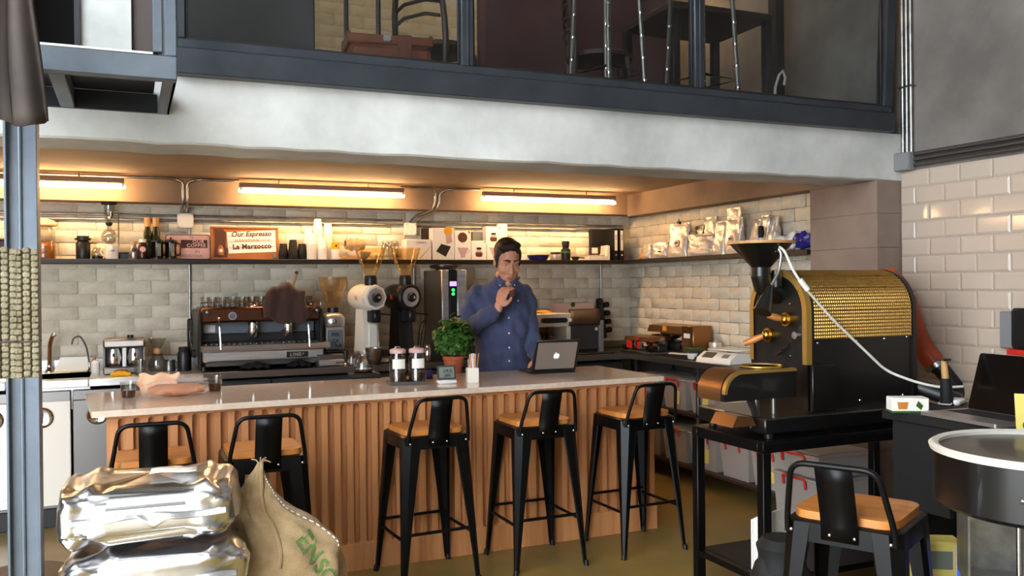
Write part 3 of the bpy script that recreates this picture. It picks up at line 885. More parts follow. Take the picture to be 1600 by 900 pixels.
def art_kit(t, w, h):
    MB().ball((.22*w,0,h*.9), (.2*w,.0012,.2*w)).build('round_print', 'sponge', t)
    MB().prism([(.1*w,.82*h),(.36*w,.82*h),(.4*w,.55*h),(.14*w,.5*h)], 'y', -.0012, 0).build('glass_print', 'sign_pink', t)
    MB().prism([(-.1*w,.5*h),(.34*w,.42*h),(.1*w,.1*h),(-.34*w,.27*h)], 'y', -.002, 0).build('dark_print', 'ink', t)
def art_line(t, w, h):
    lettering('CHEMEX', .022, 'grey_plastic', t, (.02,-.001,h*.84), spacing=1.1)
    MB().prism([(.05*w,.05*h),(.46*w,.62*h),(.46*w,.66*h),(.0,.05*h)], 'y', -.001, 0).build('line_print', 'sign_pink', t)
carton(634, 675, 374, 405, 'white carton with a faint line print, left of the tall printed one', 6.72, .1, .12, art=art_line)
carton(661, 676, 357, 405, 'dark topped carton at the back below the junction box', 6.83, .05, m='dark_walnut')
carton(676, 710, 356, 405, 'tall white carton printed with a brewing kit', 6.74, art=art_kit)
z1 = carton(711, 736, 382, 405, 'white carton printed with a pale dripper', 6.74, art=art_dripper)
carton(711, 736, 360, 381, 'white carton printed with a brown ball, on top of the dripper carton', 6.74, z0=z1, art=art_ball)
carton(737, 760, 376, 405, 'white carton printed with a coffee carafe, left of the man', 6.74, art=art_carafe)
z1 = carton(761, 786, 382, 405, 'white carton at the bottom, half behind the head of the man', 6.75, .09, art=art_dripper)
carton(760, 783, 354, 381, 'white carton printed with a carafe, raised next to the head of the man', 6.75, .085, z0=z1, art=art_carafe)
carton(739, 759, 362, 405, 'plain grey carton behind the carafe cartons', 6.845, .04, m='grey_plastic')
carton(778, 793, 350, 405, 'slim white carton standing farthest right behind the man', 6.84, .045, m='card_white')
carton(806, 825, 397, 405, 'low white box left of the blue bowl', 6.74, .08)
t = shelf_thing('blue_dish', 'shallow dark blue plastic dish on the shelf', 'dish', 841, 6.72)
MB().shell([(.07,0),(.078,.006),(.095,.04),(.1,.042)], .003).build('dish', 'navy_plastic', t)
t = shelf_thing('sugar_jar', 'small low jar with a dark lid beside the blue dish', 'jar', 868, 6.73)
MB().lathe([(.045,0),(.047,.004),(.047,.045),(.04,.05)]).build('jar', 'foil_bag', t); MB().lathe([(.04,.05),(.044,.051),(.044,.068),(0,.07)]).build('lid', 'dark_walnut', t)
t = shelf_thing('hand_grinder', 'black hand grinder with a green band on the shelf', 'grinder', 884, 6.75)
MB().lathe([(.035,0),(.04,.004),(.042,.09),(.03,.1),(.03,.105)]).build('body', 'black_plastic', t)
MB().lathe([(.0425,.062),(.043,.064),(.043,.075),(.0425,.077)]).build('band', 'led_green' if False else 'leaf_green', t)
MB().lathe([(.022,.105),(.026,.106),(.03,.12),(.034,.15),(.03,.165),(0,.166)]).build('top', 'black_plastic', t)
t = shelf_thing('coffee_scoop', 'dark scoop lying between grinder and white device', 'scoop', 899, 6.71, .3)
MB().lathe([(0,.0),(.025,.003),(.034,.02),(.034,.03)]).build('bowl', 'dark_walnut', t); MB().cbox((.03,-.008,.016), (.11,.008,.026), .003).build('handle', 'dark_walnut', t)
t = shelf_thing('pocket_scale', 'white device with a clear cover beside the binders', 'device', 932, 6.72)
MB().prism([(-.1,0),(.105,0),(.105,.125),(.085,.13),(.075,.035),(-.1,.035)], 'y', -.05, .07).build('body', 'white_enamel', t)
MB().cbox((-.06,-.045,.038), (.06,.06,.044), .002).build('pan', 'sign_pink', t)
MB().cbox((-.075,-.03,.044), (.07,.055,.125), .004).build('cover', 'thin_glass', t)
MB().cbox((-.03,.02,.06), (.025,.03,.11), .002).build('paper', 'paper_white', t)
for i, u in enumerate((961, 970)):
    a = sx(u, 6.70)
    t = thing('ring_binder', ('black binder with a white spine label, left of two', 'black binder with a white spine label, right of two')[i], 'binder', (a, 6.68, SZ), 0, 'ring binders')
    MB().cbox((-.021,0,0), (.021,.19,.28), .003).build('cover', 'black_matte', t)
    MB().box((-.013,-.001,.085), (.013,.0,.26)).build('spine_label', 'paper_white', t, angle=0)
    lettering('CAFE', .02, 'ink', t, (0,-.002,.2), rot=(PI/2,-PI/2,0))
    MB().cyl((0,-.001,.045),(0,.001,.045),.009,n=12).build('finger_ring', 'chrome', t)
# wide binder face seen left of them
t = thing('ring_binder', 'wide black binder seen side on, left of the labelled ones', 'binder', (sx(940,6.83), 6.84, SZ), 0, 'ring binders')
MB().cbox((-.1,0,0), (.075,.045,.28), .003).build('cover', 'black_matte', t); MB().cbox((-.098,-.003,.02),(-.09,0,.26),.001).build('spine_edge', 'black_plastic', t)

# ------------------------------------------------------------------ foil bags on the right shelf
def foil_pouch(y, w, h, label, x=4.06, rz=0, m='foil_bag', lean=0, stickers=True, depth=.055):
    """stand up pouch: full at the base, flat sealed top; width runs along the wall"""
    t = thing('coffee_pouch', label, 'pouch', (x, y, SZ), -PI/2+rz, 'coffee pouches on the right shelf')
    ph = random.uniform(0,6)
    def f(u, v):
        a = 2*PI*u
        full = (1-v)**.55 if v > .02 else .9
        hw = w/2*(1-.06*math.sin(PI*v))
        x_ = hw*math.copysign(abs(math.cos(a))**.55, math.cos(a))
        y_ = (depth*full*(.75+.25*math.sin(PI*min(v*1.5,1))) + .002)*math.copysign(abs(math.sin(a))**.8, math.sin(a))
        wr = .004*math.sin(9*v+7*u*6+ph)+.003*math.sin(23*v+ph*3+u*20)
        return Vector((x_+wr*.5, y_+wr+lean*v*.05, h*v))
    MB().grid(f, 26, 14, True).add([], []).build('bag', m, t, angle=50)
    MB().cbox((-w/2*.98,-.003+lean*.05,h-.014), (w/2*.98,.003+lean*.05,h+.004), .002).build('seal', m, t)
    if stickers:
        MB().cyl((w*.05,-depth*.72-.007,h*.42),(w*.05,-depth*.72+.01,h*.40),min(w*.24,.03),n=16).build('sticker', 'sign_pink', t)
        MB().cbox((w*.05-.018,-depth*.72-.0095,h*.42-.008),(w*.05+.018,-depth*.72-.004,h*.42+.008),.002).build('sticker_print', 'brown_print', t)
    return t
def ry(u, v=395): return at(u, v, X=4.04).y
pk = [(1000,.15,.10,'brown paper pouch in the corner of the right shelf','wood_pale',4.1),(1012,.12,.12,'small pale pouch beside the brown one','foil_bag',4.06),(1033,.17,.13,'short foil pouch with a sticker near the corner','foil_bag',4.05),
      (1058,.22,.27,'tall foil pouch with a black clip standing near the corner','foil_bag',4.06),(1080,.12,.24,'narrow dark foil pouch behind the wide one','stainless_dull',4.12),
      (1093,.14,.30,'tall narrow foil pouch at the back','foil_bag',4.13),(1100,.27,.165,'wide low foil pouch with shiny folds','foil_bag',4.03),(1122,.17,.25,'foil pouch left of the stickered tall one','foil_bag',4.06),
      (1134,.15,.345,'tallest foil pouch on the right shelf','foil_bag',4.13),(1146,.19,.26,'tall stickered foil pouch before the hopper','foil_bag',4.05),(1162,.12,.24,'leaning foil pouch behind the hopper rim','foil_bag',4.12),
      (1174,.1,.235,'slim foil pouch leaning right behind the hopper','foil_bag',4.08),(1186,.1,.26,'slim foil pouch beside the black brush','foil_bag',4.11),(1197,.08,.25,'narrowest foil pouch at the right','foil_bag',4.11)]
for i, (u, w, hh, lab, m, x) in enumerate(pk):
    foil_pouch(ry(u), w*1.05, hh, lab, x, random.uniform(-.25,.25), m, random.uniform(-.4,.4), i in (2,3,9), min(.05, 4.16-x))
t = thing('pouch_clip', 'black clip on the top of a tall foil pouch', 'clip', (4.06, ry(1058), SZ+.268)); MB().cbox((-.01,-.02,0),(.01,.02,.02),.003).build('jaw', 'black_plastic', t); MB().tube([(-.008,0,.02),(0,0,.04),(.008,0,.02)],.003,6).build('lever', 'black_plastic', t)
t = thing('pastry_brush', 'black and white brush standing behind the hopper', 'brush', (4.02, ry(1193), SZ)); MB().lathe([(.014,0),(.012,.09),(.016,.1)]).build('handle', 'white_plastic', t); MB().lathe([(.016,.1),(.022,.13),(.018,.18),(0,.185)]).build('bristles', 'black_matte', t)
def crumple(name, c, r, m, label, cat, seed):
    random.seed(seed)
    mb = MB().ball(c, r, 22, 14)
    cc = Vector(c)
    mb.v = [cc+(p-cc)*(1+.16*math.sin(p.x*95+seed)+.14*math.sin(p.y*120+p.z*80)+random.uniform(-.05,.05)) for p in mb.v]
    zmin = min(p.z for p in mb.v)
    mb.v = [Vector((p.x,p.y,p.z-zmin+SZ)) for p in mb.v]
    o = mb.build(name, m, angle=35); tag(o, label, cat)
crumple('plastic_bag', (4.05, at(1222,370,X=4.05).y, SZ+.05), (.045,.075,.05), 'paper_white', 'crumpled white plastic bag above the hopper', 'bag', 3)
crumple('plastic_bag', (4.1, at(1243,365,X=4.1).y, SZ+.06), (.045,.06,.065), 'paper_white', 'second crumpled white bag beside the dark blue one', 'bag', 5)
crumple('blue_bag', (4.04, at(1258,371,X=4.04).y, SZ+.05), (.06,.075,.05), 'navy_plastic', 'dark blue shiny bundle at the end of the right shelf', 'bundle', 9)
random.seed(21)
# ------------------------------------------------------------------ back worktops
CZ = .935
def cx(u, y): return at(u, 560, Y=y).x
t = thing('sink_worktop', 'bright steel sink worktop on the left below the brick wall', 'worktop', (0,0,0))
x0, x1 = -1.4, .45
sA, sB = cx(78, 6.5)-.22, cx(78, 6.5)+.24
for a, b in (((x0,6.17,CZ-.05),(sA,6.88,CZ)), ((sB,6.17,CZ-.05),(x1,6.88,CZ)), ((sA,6.17,CZ-.05),(sB,6.29,CZ)), ((sA,6.74,CZ-.05),(sB,6.88,CZ))):
    MB().cbox(a, b, .004).build('top', 'stainless', t)
MB().cbox((x0,6.862,CZ), (x1,6.884,CZ+.08), .003).build('upstand', 'stainless', t)
MB().box((sA,6.29,CZ-.2),(sB,6.74,CZ-.195)).box((sA,6.285,CZ-.2),(sB,6.29,CZ-.004)).box((sA,6.74,CZ-.2),(sB,6.745,CZ-.004)).box((sA-.005,6.29,CZ-.2),(sA,6.74,CZ-.004)).box((sB,6.29,CZ-.2),(sB+.005,6.74,CZ-.004)).build('basin', 'stainless', t, angle=0)
t = thing('black_worktop', 'black worktop with a steel edge turning the corner to the right wall', 'worktop', (0,0,0))
MB().cbox((.452,6.2,CZ-.035), (XR-.016,6.88,CZ), .003).build('back_run', 'black_plastic', t)
MB().cbox((.452,6.185,CZ-.045), (3.745,6.2,CZ+.001), .002).build('steel_edge', 'stainless_dull', t)
MB().cbox((3.76,4.42,CZ-.035), (XR-.016,6.2,CZ), .003).build('side_run', 'black_plastic', t)
MB().cbox((3.745,4.42,CZ-.045), (3.76,6.2,CZ+.001), .002).build('steel_edge', 'stainless_dull', t)
MB().cbox((.452,6.866,CZ), (4.15,6.884,CZ+.06), .002).build('upstand', 'stainless_dull', t)

# undercounter cooling units with round handles
def cool_unit(u0, u1, m, label):
    a, b = cx(u0, 6.2), cx(u1, 6.2)
    t = thing('cooling_unit', label, 'fridge', ((a+b)/2, 6.22, 0), 0, 'cooling units under the worktop'); w = (b-a)/2-.004
    MB().cbox((-w,.02,.12), (w,.6,.86), .004).build('body', 'stainless_dull', t)
    MB().cbox((-w,0,.14), (w,.02,.80), .005).build('door', m, t)
    MB().lathe([(.036,0),(.062,0),(.064,.008),(.056,.014),(.04,.006)], n=28).build('handle_ring', 'chrome', t, loc=(0,-.001,.70), rz=(PI/2,0,0))
    MB().lathe([(.036,0),(.03,.004),(0,.004)], n=24).build('handle_cup', 'stainless', t, loc=(0,-.001,.70), rz=(PI/2,0,0))
    MB().cbox((-.006,-.014,.665), (.006,-.002,.735), .003).build('handle_bar', 'chrome', t)
    MB().cbox((-w,.03,0), (w,.58,.118), .003).build('plinth', 'black_plastic', t)
cool_unit(-45, 16, 'stainless', 'steel cooling unit at the far left edge')
cool_unit(18, 110, 'white_enamel', 'bright cooling unit with a round steel handle beside the post')
cool_unit(111, 190, 'stainless_dull', 'darker cooling unit half hidden by the end of the bar')
xx = cx(192, 6.2)
for i in range(4):
    w = (3.72-xx)/4
    t = thing('base_cabinet', ('dark base cabinet under the left of the espresso machine', 'dark base cabinet under the coffee grinders', 'dark base cabinet behind the man', 'dark base cabinet under the grey printer')[i], 'cabinet', (xx+w*(i+.5), 6.24, 0), 0, 'base cabinets behind the bar')
    MB().cbox((-w/2+.003,.02,0), (w/2-.003,.6,.87), .004).build('body', 'dark_grey', t)
    for s in (-1,1):
        d_ = MB().cbox((s*w/4-w/4+.006,0,.1), (s*w/4+w/4-.006,.018,.86), .003).build('door', 'dark_grey', t)
        MB().tube([(s*.03,-.0,.6),(s*.03,-.025,.6),(s*.03,-.025,.75),(s*.03,0,.75)], .005, 6).build('handle', 'stainless_dull', d_)

# taps
t = thing('sink_tap', 'dark and chrome swan neck tap at the sink', 'tap', (cx(77,6.78), 6.78, CZ))
MB().lathe([(.03,0),(.03,.012),(.018,.03),(.016,.05)]).build('base', 'chrome', t)
MB().tube(fillet([(0,0,.04),(.004,0,.2),(.03,-.05,.265),(.035,-.06,.25)], .04), .013).build('spout', 'bronze', t)
MB().ball((.036,-.06,.26), .016).build('nozzle', 'chrome', t)
t = thing('water_tap', 'thin curved filter tap left of the grey brewer', 'tap', (cx(140,6.74), 6.74, CZ))
MB().lathe([(.02,0),(.02,.01),(.01,.02),(.01,.06)]).build('base', 'chrome', t)
MB().tube(fillet([(0,0,.05),(-.02,0,.18),(-.06,0,.25),(-.1,0,.235),(-.11,0,.19)], .05), .006).build('spout', 'stainless_dull', t)
MB().tube([(.0,-.01,.05),(.03,-.03,.08)], .005, 6).build('lever', 'chrome', t)
t = thing('dish_rack', 'white dish tray leaning behind the sink', 'tray', (cx(112,6.80), 6.80, CZ)); 
MB().prism([(-.11,0),(.13,0),(.13,.1),(-.07,.1)], 'y', -.01, .01).build('plate', 'white_enamel', t); MB().cbox((-.11,-.03,0),(.13,.03,.01),.003).build('foot', 'white_enamel', t)
t = thing('soap_bottle', 'small clear bottle with a pump between tap and brewer', 'bottle', (cx(149,6.6), 6.6, CZ)); MB().lathe([(.026,0),(.028,.004),(.028,.07),(.01,.085)]).build('bottle', 'white_plastic', t); MB().tube([(0,0,.08),(0,0,.11),(-.03,0,.11)],.005,6).build('pump', 'chrome', t)

# twin pot brewer
a, b = cx(161, 6.42), cx(227, 6.42); w = (b-a)/2
t = thing('twin_brewer', 'grey twin pot coffee brewer beside the sink', 'coffee maker', ((a+b)/2, 6.42, CZ))
MB().cbox((-w,.12,.0), (w,.26,.235), .012).build('rear_housing', 'grey_plastic', t)
MB().cbox((-w,-.03,0), (w,.12,.05), .008).build('base', 'stainless_dull', t)
MB().cbox((-w,-.02,.175), (w,.12,.235), .01).build('head', 'stainless_dull', t)
MB().cbox((-w+.012,-.023,.186), (w-.012,-.019,.218), .003).build('label_plate', 'white_plastic', t)
for s in (-1,1):
    MB().cbox((s*w,-.02,.05), (s*(w-.014),.12,.175), .004).build('side_post', 'grey_plastic', t)
    p = MB().lathe([(.045,.052),(.05,.058),(.055,.10),(.045,.165),(.05,.172)], (s*w*.5,.05,0)).build('pot', 'chrome', t)
    MB().cyl((s*w*.5+.0,-.005,.12),(s*w*.5,-.05,.135),.008,n=8).build('pot_handle', 'black_plastic', p)
MB().cbox((-.012,-.018,.05), (.012,.02,.175), .003).build('centre_post', 'white_plastic', t)
MB().cyl((w*.3,.1,.235),(w*.3,.1,.255),.02).build('knob', 'black_plastic', t)
MB().cbox((-.06,-.034,.022), (.02,-.03,.032), .002).build('switch', 'chrome', t)
o = MB().grid(lambda u,v: Vector((cx(188,6.25)-.06+.12*u, 6.22+.07*v, CZ+.022+.012*math.sin(PI*u)*math.sin(PI*v)+.003*math.sin(20*u))), 10, 8).build('sponge', 'sponge', angle=60)
sm = o.modifiers.new('t', 'SOLIDIFY'); sm.thickness = .024; sm.offset = -1
tag(o, 'yellow sponge in front of the twin pot brewer', 'sponge')
t = thing('drinking_glass', 'empty glass in front of the twin pot brewer', 'glass', (cx(218,6.3), 6.3, CZ)); MB().shell([(.03,0),(.032,.003),(.04,.1)], .002).build('glass', 'glass', t); MB().lathe([(0,.003),(.029,.003),(.03,.008),(0,.008)]).build('base', 'glass', t)
t = thing('pour_over_carafe', 'hourglass glass pour over carafe on the worktop', 'carafe', (cx(246,6.55), 6.55, CZ))
MB().shell([(.05,0),(.056,.01),(.06,.05),(.022,.13),(.02,.14),(.062,.225)], .002).build('glass', 'glass', t)
MB().lathe([(.026,.118),(.027,.12),(.025,.15),(.022,.152)]).build('collar', 'wood_pale', t)
t = thing('power_strip', 'black power strip hanging on the conduit left of the espresso machine', 'power strip', (.415, 6.845, 1.0))
MB().cbox((-.026,-.02,0), (.026,.02,.28), .008).build('body', 'black_plastic', t)
for k in range(4): MB().cyl((0,-.03,.04+k*.065),(0,-.02,.04+k*.065),.016,n=14).build('socket', 'black_matte', t)
MB().tube([(0,-.02,.28),(0,0,.31),(0,.015,.30)],.006,6).build('hook', 'galvanised', t)
t = thing('thermos_flask', 'black flask standing beside the power strip', 'flask', (cx(288,6.45), 6.45, CZ))
MB().lathe([(.044,0),(.046,.004),(.046,.12),(.036,.14)]).build('body', 'black_plastic', t); MB().lathe([(.036,.14),(.038,.142),(.036,.165),(0,.168)]).build('lid', 'black_matte', t)
t = thing('metal_pitcher', 'small dull metal pitcher beside the flask', 'pitcher', (cx(265,6.5), 6.5, CZ)); MB().shell([(.034,0),(.038,.004),(.034,.06),(.038,.075)],.002).build('cup', 'stainless_dull', t); MB().tube([(.035,0,.06),(.06,0,.055),(.058,0,.02),(.036,0,.015)],.004,6).build('handle', 'stainless_dull', t)

# ------------------------------------------------------------------ espresso machine
YM = 6.28
a, b = cx(308, YM+.1), cx(503, YM+.1); w = (b-a)/2
t = thing('espresso_machine', 'large steel two group espresso machine on the back worktop', 'espresso machine', ((a+b)/2, YM, CZ))
MB().cbox((-w+.03,.22,.10), (w-.03,.54,.435), .012).build('rear_body', 'dark_walnut', t)
MB().cbox((-w+.02,.02,.33), (w-.02,.54,.435), .015).build('top_housing', 'steel_brown_reflection', t)
MB().cbox((-w+.035,.205,.245), (w-.035,.222,.325), .003).build('splash_plate', 'steel_blue', t)
MB().cbox((-w+.035,.195,.19), (w-.035,.222,.245), .003).build('lower_plate', 'black_plastic', t)
MB().prism([(-.03,.135),(-.035,.15),(-.02,.172),(.24,.185),(.24,.135)], 'x', -w+.02, w+.035).build('drip_tray', 'stainless', t)
gr = MB()
for k in range(22):
    x = -w+.05+k*(2*w-.08)/21
    MB().cbox((x-.004,-.005,.178), (x+.004,.2,.186), .001).build('grille_bar', 'chrome', t)
MB().cbox((-w+.03,-.0,.062), (w-.005,.3,.135), .01).build('front_panel', 'stainless', t)
MB().cbox((-w+.05,.10,.02), (w-.05,.5,.075), .006).build('under_body', 'stainless_dull', t)
for sx_ in (-1,1):
    MB().cbox((sx_*w,.03,.02), (sx_*(w-.03),.54,.42), .01).build('side_panel', 'black_plastic', t)
    for yy in (.05,.48): MB().cyl((sx_*(w-.04),yy,0),(sx_*(w-.04),yy,.03),.022).build('foot', 'black_plastic', t)
bd = MB().cbox((.16,-.006,.075), (.31,.002,.115), .003).build('badge', 'black_plastic', t)
lettering('LINEA', .034, 'chrome', bd, (.235,-.0075,.095), bold=.001, spacing=1.2)
for gx in (-.055, .19):
    gx_ = gx
    g_ = MB().lathe([(.034,.26),(.036,.27),(.036,.33),(.03,.345),(.026,.40),(.03,.41),(.03,.44),(.014,.455),(.012,.47),(0,.472)], (gx_,.1,0), 20).build('group_head', 'chrome', t)
    pf = MB().lathe([(.012,.215),(.03,.225),(.034,.24),(.038,.262),(.038,.272)], (gx_,.1,0), 18).build('portafilter', 'chrome', t)
    MB().tube([(gx_,.06,.245),(gx_-.02,-.02,.235),(gx_-.035,-.085,.215)], [.012,.014,.017], 10).build('portafilter_handle', 'black_plastic', pf)
    MB().tube([(gx_-.05,.09,.262),(gx_+.05,.09,.262)], .006, 6).build('collar_lug', 'brass', pf)
    MB().tube([(gx_,.1,.225),(gx_,.1,.20)], .008, 8).build('spout', 'chrome', pf)
for gx, top in ((-w+.135,.30),(w-.12,.30)):
    MB().tube(fillet([(gx,.04,.38),(gx,-.0,.36),(gx+.004,-.02,.3),(gx+.01,-.03,.15)], .04), .0065).build('steam_wand', 'chrome', t)
for gx in (-w+.055, w-.06, w-.10):
    zk = .425 if gx != w-.10 else .47
    k_ = MB().cyl((gx,.02,zk-.02),(gx,-.03,zk-.02),.021,.019).build('steam_knob', 'black_plastic', t)
    MB().cyl((gx,-.03,zk-.02),(gx,-.033,zk-.02),.008,n=10).build('knob_cap', 'chrome', k_)
gg = MB().cyl((-.20,.02,.375),(-.20,.008,.375),.027).build('pressure_gauge', 'chrome', t)
MB().cyl((-.20,.008,.375),(-.20,.006,.375),.022).build('gauge_face', 'steel_blue', gg)
MB().cbox((.02,.014,.36), (.075,.02,.385), .002).build('display', 'led_purple', t)
MB().cbox((-w+.05,.19,.255), (-w+.13,.206,.31), .004).build('switch_plate', 'white_plastic', t)
MB().tube(fillet([(-w+.02,.02,.44),(-w+.02,.02,.47),(w-.02,.02,.47),(w-.02,.02,.44)],.02), .005, 6).build('cup_rail', 'chrome', t)
sw = MB().cyl((-w-.01,.1,.12),(-w-.03,.1,.12),.03).build('tap_wheel', 'black_plastic', t)
MB().tube(fillet([(-w-.02,.1,.12),(-w-.05,.08,.25),(-w-.03,.1,.34)],.05),.005,6).build('side_pipe', 'chrome', t)
mx, my, mz = (a+b)/2, YM, CZ
gcup = MB().shell([(.022,0),(.024,.002),(.031,.07)], .0015, n=14).mesh('glass', 40)
def cupg(x, y, z, lab):
    o = link('cup_glass', gcup, 'glass'); o.location = (x,y,z); tag(o, lab, 'glass', 'glasses on the espresso machine'); return o
ORD = ['first','second','third','fourth','fifth','sixth','seventh','eighth','ninth','tenth','eleventh']
for k in range(11):
    cupg(mx-w+.10+k*.066, my+.10+.015*(k % 2), mz+.4355, ORD[k]+' clear glass from the left, front row on the espresso machine')
for k in range(9):
    cupg(mx-w+.12+k*.066, my+.2+.015*(k % 2), mz+.4355, ORD[k]+' clear glass from the left, second row on the espresso machine')
cupg(mx-w+.06, my+.15, mz+.4355, 'small clear glass at the left end on top of the espresso machine')
# cloth thrown over the machine
def cl(u, v):
    x = .04 + .23*u
    s = v*.345
    if s < .14: y, z = .16-s, .515+.02*math.sin(PI*u)
    else: y, z = .0-.02*math.sin((s-.14)*9), .515-(s-.14)
    z += .06*math.sin(PI*u)*(1 if v < .5 else 1-v) + (.10*abs(u-.55)**1.2 if v > .3 else 0)*v + .012*math.sin(u*14)
    return Vector((x+.09*v*(u-.5)+.01*math.sin(v*7), y+.015*math.sin(u*17+v*3), z))
o = MB().grid(cl, 24, 22).build('bar_cloth', 'brown_cloth', angle=80, loc=(mx,my-.02,mz)); sm = o.modifiers.new('t','SOLIDIFY'); sm.thickness = .006
tag(o, 'dark brown cloth draped over the right group of the espresso machine', 'cloth')
for i, (x0, x1) in enumerate(((-.15,.04),(.17,.32))):
    o = MB().grid(lambda u,v: Vector((mx+x0+(x1-x0)*u, my-.05+.09*v, CZ+.012+.03*math.sin(PI*u)*math.sin(PI*v)+.006*math.sin(u*19+v*7))), 16, 10).build('bar_cloth', 'black_matte', angle=80)
    sm = o.modifiers.new('t','SOLIDIFY'); sm.thickness = .012; sm.offset = -1
    tag(o, ('folded black cloth on the worktop below the left group', 'folded black cloth on the worktop below the right group')[i], 'cloth')
# lever press on top of machine
t = thing('hand_press', 'chrome and wood hand press standing on the espresso machine', 'press', (mx+.235, my+.3, mz+.4355))
MB().lathe([(.05,0),(.052,.004),(.05,.04),(.035,.05)]).build('base', 'foil_bag', t)
MB().lathe([(.03,.05),(.045,.07),(.05,.10),(.045,.12),(.02,.13)]).build('drum', 'bronze', t)
MB().tube([(.01,-.01,.10),(.045,-.03,.23)], [.009,.011]).build('lever', 'wood_pale', t)
MB().ball((.047,-.031,.24), .013).build('lever_tip', 'black_plastic', t)
# ------------------------------------------------------------------ steel grinder
t = thing('burr_grinder', 'silver burr grinder with an amber hopper right of the espresso machine', 'grinder', (cx(521,6.42), 6.42, CZ+.09), .0)
MB().cbox((-.085,-.1,0), (.085,.14,.02), .006).build('base', 'black_plastic', t)
MB().cbox((-.07,-.07,.02), (.07,.12,.19), .008).build('body', 'aluminium', t)
MB().cbox((-.055,-.078,.03), (.055,-.07,.165), .004).build('front_plate', 'steel_blue', t)
lettering('PER', .035, 'ink', t, (.0,-.08,.13), bold=.001); lettering('CA', .035, 'ink', t, (0,-.08,.085), bold=.001)
MB().lathe([(.082,.19),(.086,.195),(.088,.25),(.07,.275),(.045,.29)]).build('burr_housing', 'stainless', t)
lettering('S3', .04, 'ink', t, (-.01,-.09,.225), bold=.001)
MB().lathe([(.04,.288),(.04,.325),(.034,.328)]).build('neck', 'black_plastic', t)
MB().shell([(.032,.325),(.05,.36),(.10,.50),(.104,.55)], .003).build('hopper', 'amber_plastic', t)
MB().tube([(.03,-.09,.06),(.03,-.12,.05),(.0,-.12,.05),(-.0,-.09,.06)],.006,6).build('fork', 'black_plastic', t)
t = thing('knock_drawer', 'low steel drawer base under the silver grinder', 'drawer unit', (cx(521,6.42), 6.40, CZ))
MB().cbox((-.15,-.16,.0), (.16,.22,.086), .004).build('body', 'stainless_dull', t)
d_ = MB().cbox((-.14,-.175,.01), (.15,-.16,.05), .003).build('drawer', 'stainless', t)
MB().tube([(-.03,-.175,.03),(-.03,-.2,.03),(.05,-.2,.03),(.05,-.175,.03)],.005,6).build('handle', 'bronze', d_)
t = thing('coffee_tamper', 'dark handled tamper in front of the steel drawer', 'tamper', (cx(541,6.215), 6.225, CZ)); MB().lathe([(.028,0),(.029,.004),(.028,.022),(.01,.03)]).build('base', 'chrome', t); MB().lathe([(.01,.03),(.012,.05),(.018,.09),(.014,.11),(0,.112)]).build('handle', 'dark_walnut', t)
# ------------------------------------------------------------------ tall shop grinders
def shop_grinder(u, m, label, extra):
    t = thing('shop_grinder', label, 'grinder', (cx(u,6.45), 6.45, CZ), .28, 'tall shop grinders')
    MB().cbox((-.105,-.15,0), (.105,.16,.035), .012).build('base', m, t)
    pts = [(-.095,.035),(.1,.035),(.085,.10),(.055,.40),(-.045,.40),(-.075,.10)]
    MB().prism(pts, 'x', -.062, .062).build('column', m, t)     # polygon in (y, z)
    dr = MB(Matrix.Translation((0,.0,.485)) @ Matrix.Rotation(PI/2,4,'X')).lathe([(0,-.16),(.05,-.158),(.09,-.13),(.102,-.08),(.102,.06),(.096,.10)], n=28)
    dr.build('motor_drum', m, t)
    rg = MB(Matrix.Translation((0,.0,.485)) @ Matrix.Rotation(PI/2,4,'X')).lathe([(.096,.10),(.098,.125),(.09,.135),(.074,.137),(.066,.118),(.058,.112),(0,.112)], n=8 if extra else 28)
    rg.build('face_ring', m if extra else 'black_plastic', t)
    MB(Matrix.Translation((0,.0,.485)) @ Matrix.Rotation(PI/2,4,'X')).lathe([(.07,.118),(.072,.136),(.045,.139),(.0,.139)], n=24).build('dial', 'stainless', t)
    MB(Matrix.Translation((0,.0,.485)) @ Matrix.Rotation(PI/2,4,'X')).lathe([(.036,.139),(.036,.155),(.028,.168),(0,.172)], n=20).build('dial_knob', 'black_plastic', t)
    MB(Matrix.Translation((0,.0,.485)) @ Matrix.Rotation(PI/2,4,'X')).lathe([(.011,.168),(.011,.178),(0,.18)], n=12).build('knob_cap', 'chrome', t)
    MB().lathe([(.042,.57),(.045,.58),(.045,.63),(.04,.65)], (0,-.06,0)).build('neck', 'black_plastic', t)
    MB().shell([(.038,.645),(.045,.66),(.075,.73),(.108,.82),(.115,.855)], .003, (0,-.06,0), 28).build('hopper', 'amber_plastic', t)
    MB().cbox((-.03,-.16,.30), (.03,-.045,.395), .01).build('chute', 'black_plastic', t)
    MB().tube([(.03,-.1,.365),(.13,-.12,.355),(.16,-.12,.345)], .006, 6).build('lever', 'black_plastic', t)
    if extra: MB().cbox((-.036,-.09,.04), (.036,-.078,.29), .004).build('front_plate', 'white_plastic', t)
    else: MB().prism([(-.105,.47),(-.105,.50),(-.105,.485)], 'y', 0, .001)
    tri = MB(Matrix.Translation((-.093,-.02,.485)) @ Matrix.Rotation(-.35,4,'Y')).prism([(-.02,-.012),(.02,-.012),(0,.02)], 'x', -.012, -.003)
    tri.build('warning_mark', 'red_print' if not extra else 'orange_wood', t)
    return t
shop_grinder(574, 'white_enamel', 'cream white shop grinder with a conical amber hopper', True)
shop_grinder(628, 'black_paint', 'black shop grinder with a conical amber hopper', False)
t = thing('metal_bucket', 'small ribbed metal bucket before the white grinder', 'bucket', (cx(586,6.22), 6.245, CZ))
MB().shell([(.042,0),(.045,.003),(.05,.03),(.052,.032),(.054,.05),(.056,.052),(.064,.12),(.068,.122)], .002).build('bucket', 'galvanised', t)

